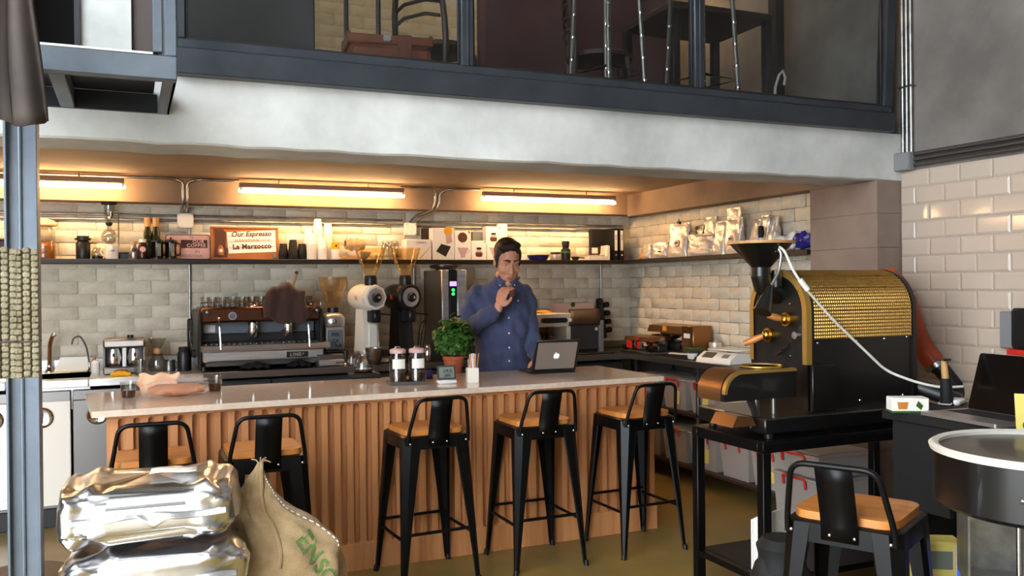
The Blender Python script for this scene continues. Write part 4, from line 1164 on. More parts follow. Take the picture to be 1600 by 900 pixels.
# ------------------------------------------------------------------ tall steel brewer
xa, xb = cx(691,6.32), cx(729,6.32); w = xb-xa
t = thing('batch_brewer', 'tall steel brewer with a purple display left of the man', 'brewer', (xa, 6.32, CZ))
MB().cbox((0,0,.0), (w,.44,.69), .006).build('housing', 'stainless_dull', t)
MB().cbox((.0,-.012,.06), (w*.28,0,.69), .004).build('left_door', 'stainless', t)
MB().cbox((w*.62,-.012,.06), (w,0,.69), .004).build('right_door', 'stainless', t)
MB().cbox((w*.30,-.014,.06), (w*.60,0,.695), .003).build('control_strip', 'black_plastic', t)
MB().cbox((w*.31,-.017,.565), (w*.59,-.013,.60), .002).build('display', 'led_purple', t)
for z in (.535,.505): MB().cyl((w*.45,-.018,z),(w*.45,-.013,z),.012,n=14).build('button', 'led_green', t)
MB().cyl((w*.45,-.02,.305),(w*.45,-.013,.305),.018,n=16).build('key_lock', 'chrome', t)
MB().lathe([(.02,.69),(.10,.70),(.115,.715),(.115,.728),(.06,.735),(0,.736)], (w*.4,.16,0), 28).build('bean_lid', 'smoked', t)
MB().lathe([(.07,.69),(.07,.704),(.05,.705)], (w*.4,.16,0), 20).build('bean_collar', 'black_plastic', t)
MB().cbox((w*.1,-.10,.0), (w*.9,0,.03), .006).build('drip_tray', 'black_plastic', t)
MB().cbox((w*.25,-.05,.22), (w*.65,0,.27), .008).build('spout_block', 'black_plastic', t)
for k in range(3):
    o = MB().tube(fillet([(xa-.02-.02*k,6.6,CZ+.012),(xa-.10-.02*k,6.5,CZ+.05),(xa-.06-.02*k,6.55,CZ+.22+.03*k),(xa-.01,6.66,CZ+.3)], .08), .005, 6).build('power_cable', 'black_plastic')
    tag(o, ('lowest','middle','highest')[k]+' of three black power cables looping beside the tall steel brewer', 'cable', 'cables beside the steel brewer')
t = thing('milk_can', 'small steel can between the black grinder and the plant', 'can', (cx(669,6.24), 6.25, CZ)); MB().lathe([(.022,0),(.024,.003),(.024,.10),(.018,.108),(.018,.115),(0,.116)]).build('can', 'chrome', t); MB().lathe([(.019,.115),(.02,.118),(.012,.128),(0,.13)]).build('lid', 'chrome', t)
# ------------------------------------------------------------------ white compact oven, carton, printer
xa, xb = cx(826,6.36), cx(893,6.36); w = xb-xa
t = thing('compact_oven', 'white open fronted machine with a black handle, right of the man', 'machine', (xa, 6.36, CZ))
MB().cbox((0,0,0), (w,.36,.07), .006).build('base', 'white_enamel', t)
MB().cbox((w-.045,0,.07), (w,.36,.30), .005).build('side_wall', 'white_enamel', t)
MB().cbox((0,0,.07), (.045,.36,.30), .005).build('side_wall', 'white_enamel', t)
MB().cbox((.045,.33,.07), (w-.045,.36,.30), .004).build('rear_wall', 'bronze', t)
MB().cbox((0,-.005,.225), (w,.36,.335), .008).build('head', 'white_enamel', t)
h_ = MB().prism(rrect(w*.28,.26,w*.86,.30,.018), 'y', -.04, -.012).build('handle', 'black_plastic', t)
for s in (.2,.93): MB().cyl((w*s,-.03,.28),(w*s,-.004,.28),.017).build('knob', 'chrome', t)
MB().cbox((.05,.02,.07), (w-.05,.3,.085), .003).build('tray', 'bronze', t)
c_ = MB().shell([(.03,.086),(.034,.09),(.04,.15),(.045,.155)], .002, (w*.62,.1,0)).build('pitcher', 'chrome', t)
MB().ball((w*.35,.16,.15), (.07,.05,.055)).build('drum', 'bronze', t)
o = MB().grid(lambda u,v: Vector((xa+.04+.2*u, 6.40+.16*v, CZ+.337+.006*math.sin(6*u+3*v)+.012*u*v)), 10, 8).build('yellow_envelope', 'sponge', angle=60); sm = o.modifiers.new('t','SOLIDIFY'); sm.thickness = .006; sm.offset = 1
tag(o, 'yellow envelope lying on the white machine', 'envelope')
xa2, xb2 = cx(868,6.74), cx(929,6.74)
t = thing('shipping_carton', 'pinkish carton with a green sticker behind the white machine', 'box', (xa2, 6.735, CZ))
MB().cbox((0,0,0), (xb2-xa2,.12,.41), .004).build('carton', 'card_pink', t)
MB().cyl((.17,-.002,.395),(.17,.0,.395),.022,n=18).build('sticker', 'leaf_green', t)
MB().box((.25,-.001,.33),(.31,0,.337)).build('print_line', 'ink', t, angle=0); MB().box((.25,-.001,.31),(.30,0,.315)).build('print_line', 'ink', t, angle=0)
xa, xb = cx(894,6.34), cx(944,6.34); w = xb-xa
t = thing('label_printer', 'dark grey printer with a raised lid, right of the white machine', 'printer', (xa, 6.34, CZ))
MB().cbox((0,0,.03), (w*.84,.3,.26), .008).build('front_panel', 'dark_grey', t)
MB().cbox((w*.84,-.005,.0), (w,.3,.27), .008).build('side_panel', 'grey_plastic', t)
MB().cbox((.0,.02,.0), (w*.84,.3,.03), .004).build('base', 'black_plastic', t)
MB().grid(lambda u,v: Vector((-.05+w*(.05+.95*u)+.06*v, -.02+.12*v-.02*math.sin(PI*v), .265+.1*v-.03*(1-v)**2)), 8, 8).build('lid', 'dark_walnut', t, angle=60).modifiers.new('t','SOLIDIFY').thickness = .012
MB().cyl((w*.76,-.002,.2),(w*.76,.002,.2),.014,n=16).build('emblem', 'white_plastic', t)
MB().box((w*.42,-.001,.243),(w*.48,.001,.247)).build('mark', 'white_plastic', t, angle=0)
MB().cbox((-.02,-.12,.0), (w+.04,-.01,.014), .004).build('paper_tray', 'black_plastic', t)
t = thing('power_strip', 'black power strip with plugs hanging in the corner right of the printer', 'power strip', (3.87, 6.83, 1.02)); t.rotation_euler=(0,-.12,0)
MB().cbox((-.03,-.025,0), (.03,.025,.36), .012).build('body', 'black_plastic', t)
for k in range(4): MB().cbox((.02,-.05,.05+k*.075), (.075,-.005,.095+k*.075), .01).build('plug', 'black_matte', t)
# ------------------------------------------------------------------ sealing machines and scale on the side run
def sealer(y, x, l, hgt, label, box):
    t = thing('bag_sealer', label, 'sealer', (x, y, CZ), -PI/2, 'bag sealing machines')
    MB().cbox((-l/2,-.1,0), (l/2,.1,.02), .003).build('base', 'stainless_dull', t)
    MB().cbox((-l/2+.02,.0,.02), (l/2-.02,.09,hgt*.55), .004).build('body', 'stainless_dull', t)
    MB().prism([(-.07,hgt*.72),(.1,hgt*.8),(.1,hgt),(-.05,hgt*.95)], 'x', -l/2, l/2).build('hood', 'bronze', t)
    MB().cbox((-l/2+.01,.05,hgt*.5), (l/2-.01,.09,hgt*.8), .003).build('rear_plate', 'stainless_dull', t)
    for k in range(4):
        x_ = -l/2+.05+k*(l-.1)/3
        MB().cyl((x_,-.05,hgt*.5),(x_,.01,hgt*.5),.03,n=16).build('roller', 'chrome', t)
    MB().cbox((-.02,-.078,hgt*.78), (.02,-.06,hgt*.95), .002).build('sticker', 'sponge' if box else 'red_print', t)
    if box:
        MB().cbox((l/2+.005,-.09,0), (l/2+.16,.09,hgt*1.0), .005).build('control_box', 'bronze', t)
        MB().box((l/2+.04,-.0915,hgt*.6),(l/2+.12,-.09,hgt*.75)).build('label', 'paper_white', t, angle=0)
    else:
        for k in (-.12,.05): MB().cbox((k,-.105,.04), (k+.09,-.1,.1), .002).build('red_plate', 'red_plastic', t)
        MB().cyl((l/2-.06,-.1,.07),(l/2-.06,-.13,.07),.03,n=18).build('hand_wheel', 'chrome', t)
    for s in (-1,1): MB().cyl((s*(l/2-.03),-.05,hgt*.3),(s*(l/2-.03),-.09,hgt*.3),.022,n=14).build('knob', 'black_plastic', t)
    return t
def sy(u, x, v=540): return at(u, v, X=x).y
sealer(sy(1050,4.06), 4.06, .52, .235, 'brown topped band sealer by the brick wall of the side run', True)
sealer(sy(1010,3.9), 3.885, .44, .14, 'lower steel sealer with red plates near the corner', False)
t = thing('green_box', 'dark green box between the sealers and the white scale', 'box', (3.86, sy(1085,3.86), CZ), -PI/2); MB().cbox((-.07,-.05,0),(.07,.05,.075),.004).build('body', 'dark_grey', t); MB().cbox((-.072,-.052,.075),(.072,.052,.085),.003).build('lid', 'leaf_green', t)
yy = sy(1133,3.9)
t = thing('digital_scale', 'white digital weighing scale on the side run', 'scale', (3.915, yy, CZ), -PI/2+.12)
MB().prism([(-.14,0),(.13,0),(.12,.06),(-.06,.075),(-.13,.03)], 'x', -.17, .17).build('body', 'white_plastic', t)
MB().cbox((-.15,-.05,.082), (.15,.14,.094), .006).build('pan', 'white_plastic', t); MB().cyl((0,.04,.06),(0,.04,.084),.03).build('pan_post', 'grey_plastic', t)
pm = MB(Matrix.Translation((0,-.098,.0525)) @ Matrix.Rotation(.57,4,'X'))
pm.cbox((-.13,-.03,-.002),(-.02,.032,.002),.001).build('keypad', 'dark_grey', t)
pm = MB(Matrix.Translation((0,-.098,.0525)) @ Matrix.Rotation(.57,4,'X'))
pm.cbox((.06,-.02,-.002),(.12,.02,.002),.001).build('readout', 'lcd', t)
t = thing('white_scoop', 'white plastic scoop left of the digital scale', 'scoop', (3.82, sy(1082,3.82), CZ), .4); MB().shell([(.02,0),(.035,.01),(.042,.05)], .003).build('bowl', 'white_plastic', t); MB().cbox((-.02,.03,.035),(.015,.2,.045),.004).build('handle', 'white_plastic', t)
t = thing('tissue_roll', 'roll of clear film behind the green box', 'roll', (4.05, sy(1118,4.05), CZ)); MB().lathe([(.02,0),(.05,0),(.05,.12),(.02,.12)]).build('roll', 'foil_bag', t); MB().lathe([(.0,-0),(.019,.0),(.019,.13),(0,.13)]).build('core', 'wood_pale', t)

# ------------------------------------------------------------------ rack with storage bins under the side run
rk = thing('bin_rack', 'dark two tier rack under the side worktop holding clear bins', 'rack', (3.78,4.42,0))
for z in (.15,.545): MB().cbox((.0,0,z-.025), (.39,1.76,z), .003).build('shelf', 'dark_walnut', rk)
for y in (.0,.88,1.74):
    for x in (.0,.365): MB().cbox((x,y,0), (x+.025,y+.025,.885), .002).build('upright', 'stainless_dull', rk)
def bin_mesh(w, d, h):
    body = MB()
    prof = [(0,.88),(h,1.0)]
    vs = []; 
    def ring(s, z, ins=0): return [(x*(w/2*s-ins), y*(d/2*s-ins), z) for x, y in ((-1,-1),(1,-1),(1,1),(-1,1))]
    vs = ring(.88,0)+ring(1,h)+ring(1,h,.004)+ring(.88,.004,.004)
    fs = [(0,3,2,1)]+[(i,(i+1)%4,(i+1)%4+4,i+4) for i in range(4)]+[(i+4,(i+1)%4+4,(i+1)%4+8,i+8) for i in range(4)]+[(i+8,(i+1)%4+8,(i+1)%4+12,i+12) for i in range(4)]+[(12,13,14,15)]
    body.add(vs, fs)
    lid = MB().cbox((-w/2-.012,-d/2-.012,h), (w/2+.012,d/2+.012,h+.014), .004).cbox((-w/2+.03,-d/2+.03,h+.014), (w/2-.03,d/2-.03,h+.02), .003)
    hw = w*.24
    han = MB().tube(fillet([(-hw,-d/2-.008,h-.045),(-hw,-d/2-.016,h+.008),(hw,-d/2-.016,h+.008),(hw,-d/2-.008,h-.045)], .012, 3), .0075, 8)
    return body.mesh('tub', 30), lid.mesh('lid', 30), han.mesh('handle', 60)
def storage_bin(loc, rz, dims, label, note=True, group='clear storage bins'):
    w, d, h = dims
    b_, l_, h_ = bin_mesh(w, d, h)
    t = thing('storage_bin', label, 'bin', loc, rz, group)
    link('tub', b_, 'bin_plastic', t); link('lid', l_, 'bin_plastic', t); link('handle', h_, 'red_plastic', t)
    MB().cbox((-w*.36,-d*.36,.006), (w*.36,d*.36,h*.6), .02).build('contents', 'foil_bag', t)
    if note: MB(Matrix.Translation((w*.12,-d/2*.945-.004,h*.42)) @ Matrix.Rotation(-.06,4,'X')).box((-.035,-.001,-.05),(.035,.0,.05)).build('note', 'yellow_paper', t, angle=0)
ys = [6.0,5.64,5.28,4.92,4.58]
nm = ['farthest', 'second from the far end', 'middle', 'second nearest', 'nearest']
for i, y in enumerate(ys):
    storage_bin((3.97,y,.546), -PI/2, (.31,.34,.22), 'clear bin with red handle on the upper rack tier, '+nm[i], True)
    storage_bin((3.97,y,.151), -PI/2, (.31,.34,.24), 'clear bin with red handle on the lower rack tier, '+nm[i], i % 2 == 0)
# ------------------------------------------------------------------ bar
bar = thing('bar_counter', 'long wooden bar with a fluted front and pale stone top', 'bar counter', (0,0,0))
MB().prism([(-.165,4.50),(3.0,4.555),(2.99,5.36),(-.225,5.31)], 'z', .905, .935).build('stone_top', 'stone_top', bar)
BX0, BX1, BY = -.105, 2.955, 4.575
MB().box((BX0,BY+.032,0), (BX1,5.22,.905)).build('carcass', 'bar_oak', bar, angle=0)
MB().cbox((BX0,BY-.004,.885), (BX1,BY+.032,.905), .002).build('top_rail', 'bar_oak', bar)
MB().cbox((BX0,BY-.002,0), (BX1,BY+.032,.145), .002).build('plinth', 'bar_oak', bar)
NP = 46; P_ = (BX1-BX0)/NP; r_ = .0165; sw_ = P_/2-r_
side = []
for k in range(6):
    t_ = PI/2*k/5
    side.append((P_/2-r_*math.sin(t_), .145+r_*(1-math.cos(t_))))
up = [(x, .885+.145-z) for x, z in side[::-1]]
right = side+up
poly = right + [(-x, z) for x, z in right[::-1]]
sl = MB().prism(poly, 'y', 0, .0325).mesh('slat', 30)
for k in range(NP):
    link('slat', sl, 'bar_oak', bar, (BX0+P_*(k+.5), BY, 0))

# ------------------------------------------------------------------ bar stools
def stool_parts(t):
    S0, ZS = .165, .745
    MB().prism(rrect(-S0+.006,-S0+.006,S0-.006,S0-.006,.055), 'z', .757, .782).build('seat_board', 'orange_wood', t)
    pan = MB()
    oy = rrect(-S0,-S0,S0,S0,.05)
    o2 = rrect(-S0-.012,-S0-.012,S0+.012,S0+.012,.05)
    n = len(oy)
    pan.add([(x,y,.757) for x, y in oy]+[(x,y,.75) for x, y in o2]+[(x,y,.69) for x, y in o2], [tuple(range(n))]+[(i,(i+1)%n,(i+1)%n+n,i+n) for i in range(n)]+[(i+n,(i+1)%n+n,(i+1)%n+2*n,i+2*n) for i in range(n)])
    p = pan.build('seat_pan', 'black_metal', t)
    for sx in (-1,1):
        for sy in (-1,1):
            # angled sheet leg: wide at the top, tapering to the foot
            lg = MB()
            top = Vector((sx*(S0+.012), sy*(S0+.012), .748)); bot = Vector((sx*.212, sy*.212, .012))
            wt, wb_ = .085, .02
            rows = []
            for k in range(6):
                f = k/5
                c = top.lerp(bot, f); w = wt*(1-f)**1.15 + wb_*(1-(1-f)**1.15)
                b_ = min(.028*(1-f)+.007, w*.5)
                rows.append([c+Vector((-sx*w,0,0)), c+Vector((-sx*b_,0,0)), c+Vector((0,-sy*b_,0)), c+Vector((0,-sy*w,0))])
            vs = [q for rr in rows for q in rr]
            inn = [q+Vector((-sx*.006,-sy*.006,0)) for q in vs]
            N_ = len(vs); fs = []
            for k in range(5):
                for j in range(3): 
                    fs.append((k*4+j,k*4+j+1,k*4+5+j,k*4+4+j)); fs.append((N_+k*4+j,N_+k*4+4+j,N_+k*4+5+j,N_+k*4+j+1))
                for j in (0,3): fs.append((k*4+j,k*4+4+j,N_+k*4+4+j,N_+k*4+j))
            for j in range(3):
                fs.append((j,N_+j,N_+j+1,j+1)); fs.append((20+j,21+j,N_+21+j,N_+20+j))
            lg.add(vs+inn, fs)
            l_ = lg.build('leg', 'black_metal', t, angle=25)
            MB().cyl((sx*.206,sy*.206,0),(sx*.205,sy*.205,.03),.015,.012,n=10).build('foot_cap', 'black_plastic', l_)
    zf = .245; q = .186
    for a, b in (((-q,-q),(q,-q)),((q,-q),(q,q)),((q,q),(-q,q)),((-q,q),(-q,-q))):
        z_ = zf + (.03 if a[1] == b[1] else 0)
        MB().tube([(a[0],a[1],z_),(b[0],b[1],z_)], .0085, 8).build('foot_rail', 'black_metal', t)
    for a, b in (((-.15,-.16),(.15,.16)),((.15,-.16),(-.15,.16))):
        MB().tube([(a[0],a[1],.685),(b[0],b[1],.685)], .007, 6).build('under_brace', 'black_metal', t)
    yb = -S0-.01
    MB().tube(fillet([(-.163,yb,.715),(-.160,yb-.01,.77),(-.128,yb-.06,.945),(.128,yb-.06,.945),(.160,yb-.01,.77),(.163,yb,.715)], .045, 6), .0095, 10).build('back_tube', 'black_metal', t)
    MB().grid(lambda u,v: Vector((-.056+.112*u, yb-.004-.056*max(0,(v-.25))/.75, .705+.238*v)), 2, 6).build('back_splat', 'black_metal', t, angle=60).modifiers.new('t','SOLIDIFY').thickness = .005
    for x in (-.15,-.03,.045,.15): MB().ball((x,yb-.006,.722), (.0065,.005,.0065), 10, 6).build('bolt', 'chrome', t)
st0 = thing('bar_stool', 'black metal stool with wooden seat before the bar, leftmost, half hidden by silver bags', 'stool', (.09,4.13,0), -.02, 'black metal bar stools')
stool_parts(st0)
for loc, rz, lab in (((.55,4.13,0),.0,'black metal stool with wooden seat behind the burlap sack'), ((1.40,4.345,0),.06,'black metal stool with wooden seat in the middle of the bar, below the plant'),
                     ((2.02,4.345,0),0,'black metal stool with wooden seat below the laptop'), ((2.65,4.345,0),.04,'black metal stool with wooden seat at the right end of the bar'),
                     ((2.14,2.14,0),-1.08,'black metal stool with wooden seat in the right foreground')):
    dup(st0, loc, rz, lab)

# ------------------------------------------------------------------ things on the bar
BZ = .935
def bt(u, v): 
    p = at(u, v, Z=BZ); return (p.x, p.y, BZ)
def tumbler(u, v, label):
    t = thing('coffee_glass', label, 'glass', bt(u, v), 0, 'glasses of coffee on the bar')
    MB().shell([(.03,0),(.032,.004),(.041,.085)], .002, n=22).build('glass', 'glass', t)
    MB().lathe([(0,.006),(.0305,.006),(.035,.042),(0,.042)], n=22).build('coffee', 'coffee', t)
tumbler(201, 622, 'small glass of coffee at the left end of the bar')
tumbler(336, 611, 'small glass of coffee right of the bread bag')
c = Vector(bt(274, 619))
t = thing('bread_bag', 'clear bag with bread lying between the two coffee glasses', 'bread bag', c, -.12)
MB().grid(lambda u,v: Vector((-.135+.28*v, .04*math.cos(2*PI*u)*(1-.6*abs(2*v-1)**3), .034+.032*math.sin(2*PI*u)*(1-.5*abs(2*v-1)**3)+.003*math.sin(9*v))), 18, 16, True).build('loaf', 'bread', t, angle=80)
def bagf(u, v):
    a = 2*PI*u; e = 1-.35*abs(2*v-1)**4
    w = .008*math.sin(13*v+5*math.sin(a*2))+.006*math.sin(27*v+a*3)
    return Vector((-.165+.33*v, (.065+w)*math.cos(a)*e, max(.001,.046+(.045+w)*math.sin(a)*e+.02*(v-.5))))
MB().grid(bagf, 28, 26, True).build('wrapper', 'wrap_film', t, angle=30)
MB().grid(lambda u,v: Vector((-.185+.2*v+.01*math.sin(9*u), .045-.02*u+.008*math.sin(11*v), .02+.10*u+.008*math.sin(14*v)*u)), 8, 14).build('paper_flap', 'bread_paper', t, angle=40).modifiers.new('t','SOLIDIFY').thickness = .002
t = thing('brew_scale', 'flat black brewing scale on the bar', 'scale', bt(569, 590), -.1)
MB().cbox((-.095,-.07,.004), (.095,.07,.03), .006).build('body', 'black_plastic', t)
MB().cbox((-.07,-.05,.03), (.07,.065,.034), .002).build('plate', 'smoked', t)
for a in (-1,1):
    for b in (-1,1): MB().cyl((a*.08,b*.055,0),(a*.08,b*.055,.006),.01,n=10).build('foot', 'black_plastic', t)
p = Vector(bt(568, 588)); p.z = BZ+.0345
t = thing('coffee_server', 'ribbed glass coffee server with a handle on the black scale', 'server', p, -.1)
MB().shell([(.052,0),(.06,.006),(.062,.02),(.059,.03),(.06,.04),(.055,.05),(.055,.06),(.048,.07),(.046,.08),(.038,.092),(.034,.105),(.04,.125)], .002).build('glass', 'glass', t)
MB().lathe([(0,.004),(.056,.004),(.059,.014),(0,.014)]).build('coffee', 'coffee', t)
MB().tube(fillet([(-.036,0,.10),(-.075,0,.10),(-.078,0,.04),(-.06,0,.025)], .02), .005).build('handle', 'glass', t)
p = Vector(bt(637, 600))
t = thing('jar_tray', 'grey metal tray under the two bean jars', 'tray', p, -.14)
MB().cbox((-.115,-.06,0), (.115,.06,.008), .003).build('floor', 'stainless_dull', t)
MB().cbox((-.115,-.066,0), (.115,-.06,.02), .002).cbox((-.115,.06,0), (.115,.066,.02), .002).build('rim', 'stainless_dull', t)
for k, lab in ((-1,'left glass jar of coffee beans with a white label'),(1,'right glass jar of coffee beans with a white label')):
    q = p + Vector((math.cos(-.14)*k*.056, math.sin(-.14)*k*.056, .0085))
    t = thing('bean_jar', lab, 'jar', q, -.14, 'bean jars on the bar')
    MB().shell([(.046,0),(.05,.004),(.05,.145),(.04,.165),(.04,.172)], .0025).build('jar', 'glass', t)
    MB().lathe([(0,.004),(.046,.005),(.046,.062),(.02,.068),(0,.066)]).build('beans', 'coffee_beans', t)
    MB().lathe([(.045,.172),(.047,.174),(.047,.192),(.035,.198),(.012,.2)]).build('lid', 'sign_pink', t)
    MB().tube([(-.018,0,.197),(-.012,0,.208),(.012,0,.208),(.018,0,.197)], .004, 8).build('lid_handle', 'galvanised', t)
    MB().grid(lambda u,v: Vector((.0512*math.sin((u-.5)*1.55), -.0512*math.cos((u-.5)*1.55), .085+.055*v)), 9, 2).build('label', 'label_print', t, angle=60)
    lettering('BEANS', .012, 'ink', t, (0,-.0525,.122)) if False else None
t = thing('blue_bottle', 'small blue capped bottle beside the bean jars', 'bottle', bt(671, 592)); MB().lathe([(.018,0),(.02,.003),(.02,.05),(.016,.055),(0,.056)]).build('cap', 'navy_plastic', t); MB().lathe([(.021,.0),(.0215,.01),(.02,.012)]).build('ring', 'ink', t)
t = thing('desk_thermometer', 'grey digital thermometer on a white stand before the plant', 'thermometer', bt(698, 599), -.12)
MB().cbox((-.055,-.03,0), (.055,.035,.022), .006).build('stand', 'white_plastic', t)
m_ = Matrix.Translation((0,-.005,.02)) @ Matrix.Rotation(-.22,4,'X')
MB(m_).prism(rrect(-.054,0,.054,.085,.01), 'y', -.006, .01).build('case', 'dark_grey', t)
MB(m_).prism(rrect(-.044,.012,.044,.075,.005), 'y', -.0075, -.006).build('screen', 'lcd', t)
lettering('24.5', .03, 'dark_grey', t, (0,-.022,.075), rot=(PI/2-.22,0,0)); lettering('38%', .022, 'dark_grey', t, (0,-.0165,.047), rot=(PI/2-.22,0,0))
pp = Vector(bt(709, 583))
t = thing('potted_herb', 'bushy green herb in a terracotta pot on the bar', 'plant', pp)
MB().shell([(.05,0),(.052,.004),(.066,.09),(.072,.092),(.074,.112)], .005, n=28).build('pot', 'terracotta', t)
MB().lathe([(0,.095),(.066,.098)]).build('soil', 'soil', t)
rs = random.Random(4)
for k in range(9):
    a = rs.uniform(0,2*PI); r = rs.uniform(.01,.07)
    MB().tube([(.2*r*math.cos(a),.2*r*math.sin(a),.09),(.7*r*math.cos(a),.7*r*math.sin(a),.17),(r*math.cos(a),r*math.sin(a),.26)], [.004,.003,.002], 5).build('stem', 'stem_green', t)
fo = MB()
for k in range(560):
    th = rs.uniform(0,2*PI); ph = math.acos(rs.uniform(-.75,1)); rr = rs.uniform(.55,1)**.5
    c = Vector((.135*rr*math.sin(ph)*math.cos(th), .12*rr*math.sin(ph)*math.sin(th), .225+.135*rr*math.cos(ph)))
    if k % 9 == 0: c *= 1.08
    n_ = (c-Vector((0,0,.15))).normalized()+Vector((rs.uniform(-.6,.6),rs.uniform(-.6,.6),rs.uniform(-.2,.7)))
    n_.normalize(); a_ = n_.cross(Vector((rs.uniform(-1,1),rs.uniform(-1,1),rs.uniform(-1,1)))).normalized(); b_ = n_.cross(a_)
    L_ = rs.uniform(.016,.03); w_ = L_*.62
    fo.add([c-a_*L_, c-a_*L_*.35+b_*w_-n_*.004, c+a_*L_*.45+b_*w_*.8-n_*.004, c+a_*L_*1.1-n_*.009, c+a_*L_*.45-b_*w_*.8-n_*.004, c-a_*L_*.35-b_*w_-n_*.004, c+n_*.003],
           [(0,5,6),(5,4,6),(4,3,6),(3,2,6),(2,1,6),(1,0,6)])
o = fo.build('foliage', 'leaf_green', t, angle=80, recalc=False); o['kind'] = 'stuff'
t = thing('stirrer_holder', 'white square holder with wooden stirrers beside the plant', 'holder', bt(738, 597), -.2)
hb = MB()
for a, b in (((-.033,-.033,0),(.033,.033,.004)), ((-.033,-.033,.004),(.033,-.029,.085)), ((-.033,.029,.004),(.033,.033,.085)), ((-.033,-.029,.004),(-.029,.029,.085)), ((.029,-.029,.004),(.033,.029,.085))): hb.box(a, b)
hb.build('cup', 'white_enamel', t, angle=0)
for k in range(16):
    x, y = rs.uniform(-.022,.022), rs.uniform(-.02,.02)
    MB(Matrix.Translation((x,y,.005)) @ Matrix.Rotation(rs.uniform(-.13,.13),4,'Y') @ Matrix.Rotation(rs.uniform(-.1,.1),4,'X') @ Matrix.Rotation(rs.uniform(0,3),4,'Z')).cbox((-.004,-.001,0),(.004,.001,.13+rs.uniform(0,.035)),.0005).build('stirrer', 'bread_paper' if k % 2 else 'paper_white', t)
# laptop on the bar
pl, pr = at(832,583,Z=BZ+.01), at(901,580,Z=BZ+.01)
mid = (pl+pr)/2; ang = math.atan2(pr.y-pl.y, pr.x-pl.x)
t = thing('open_laptop', 'silver laptop in a dark case, open on the bar before the man', 'laptop', (mid.x, mid.y+.02, BZ), ang)
lw = (pr-pl).length/2
MB().cbox((-lw,0,.002), (lw,.235,.018), .004).build('base', 'black_plastic', t)
ml = Matrix.Translation((0,-.004,.016)) @ Matrix.Rotation(.42,4,'X')
ld = MB(ml).cbox((-lw,-.004,0), (lw,.010,.222), .004).build('lid', 'black_plastic', t)
MB(ml).prism(rrect(-lw+.018,.02,lw-.018,.208,.008), 'y', -.0065, -.004).build('lid_shell', 'aluminium', ld)
MB(ml).box((-lw+.012,.010,.012),(lw-.012,.0115,.212)).build('screen', 'screen_dark', ld, angle=0)
MB().cbox((-lw+.02,.09,.018),(lw-.02,.2,.0195),.0005).build('keyboard', 'ink', t)
ap = [(0,-.30),(.12,-.34),(.26,-.25),(.36,-.05),(.28,.02),(.25,.12),(.33,.24),(.22,.30),(.1,.28),(0,.25),(-.12,.30),(-.26,.27),(-.36,.12),(-.36,-.05),(-.28,-.23),(-.14,-.34)]
s_ = .055
MB(ml).prism([(-x*s_, .112+z*s_) for x, z in ap], 'y', -.0072, -.0064).build('logo', 'logo_white', ld)
MB(ml).prism([(-x*s_, .112+z*s_) for x, z in ((0,.3),(.02,.4),(.12,.5),(.14,.4),(.08,.33))], 'y', -.0072, -.0064).build('logo_leaf', 'logo_white', ld)

# ------------------------------------------------------------------ the man behind the bar
def loft(mb, rings, n=24, p=2.0):
    vs = []; fs = []
    for (x, y, z, rx, ry) in rings:
        for k in range(n):
            a = 2*PI*k/n
            ca, sa = math.cos(a), math.sin(a)
            vs.append((x+rx*math.copysign(abs(ca)**(2/p), ca), y+ry*math.copysign(abs(sa)**(2/p), sa), z))
    m = len(rings)
    for i in range(m-1):
        for k in range(n):
            l = (k+1) % n
            fs.append((i*n+k, i*n+l, (i+1)*n+l, (i+1)*n+k))
    fs += [tuple(range(n))[::-1], tuple(range((m-1)*n, m*n))]
    mb.add(vs, fs)
def limb(mb, pts, rs, n=16, sub=5):
    pts = [Vector(p) for p in pts]; P2 = []; R2 = []
    m = len(pts)
    for i in range(m-1):
        p0 = pts[max(i-1,0)]; p1 = pts[i]; p2 = pts[i+1]; p3 = pts[min(i+2,m-1)]
        for k in range(sub):
            s = k/sub
            P2.append(.5*((2*p1)+(p2-p0)*s+(2*p0-5*p1+4*p2-p3)*s*s+(3*p1-p0-3*p2+p3)*s**3)); R2.append(rs[i]*(1-s)+rs[i+1]*s)
    P2.append(pts[-1]); R2.append(rs[-1])
    mb.tube(P2, R2, n)
    mb.ball(pts[0], rs[0], n, 10); mb.ball(pts[-1], rs[-1], n, 10)
def remesh(mb, name, m, parent, voxel=.007, smooth=4, extra=None):
    me = mb.mesh(name+'_raw', 0)
    o = bpy.data.objects.new(name+'_raw', me)
    md = o.modifiers.new('r', 'REMESH'); md.mode = 'VOXEL'; md.voxel_size = voxel; md.use_smooth_shade = True
    if smooth:
        s = o.modifiers.new('s', 'SMOOTH'); s.factor = .5; s.iterations = smooth
    out = baked(o)
    if extra:
        src = [(v.co.copy(), Vector(n.vector)) for v, n in zip(out.vertices, out.vertex_normals)]
        for v, (c_, n_) in zip(out.vertices, src): v.co = extra(c_, n_)
    out.polygons.foreach_set('use_smooth', [True]*len(out.polygons))
    return link(name, out, m, parent)
mp_ = at(790, 500, Y=5.60)
man = thing('person', 'man in a blue button up shirt standing behind the bar, hand raised to his chest', 'person', (mp_.x, mp_.y, 0), -math.radians(22))
HC = Vector((.018,-.045,1.662)); HS = 1.09
HR = Matrix.Rotation(math.radians(13),3,'Z') @ Matrix.Rotation(math.radians(21),3,'X')
def hp(x, y, z): return HC + HR @ Vector((x*HS,y*HS,z*HS))
def hball(mb, c, r, nu=18, nv=12): mb.ball(hp(*c), tuple(q*HS for q in r), nu, nv, HR)
body = MB()
hball(body, (0,.022,.04), (.076,.098,.098))
hball(body, (0,-.012,-.02), (.067,.08,.098))
hball(body, (0,-.035,-.075), (.052,.055,.06))
hball(body, (0,-.068,-.118), (.027,.024,.022))
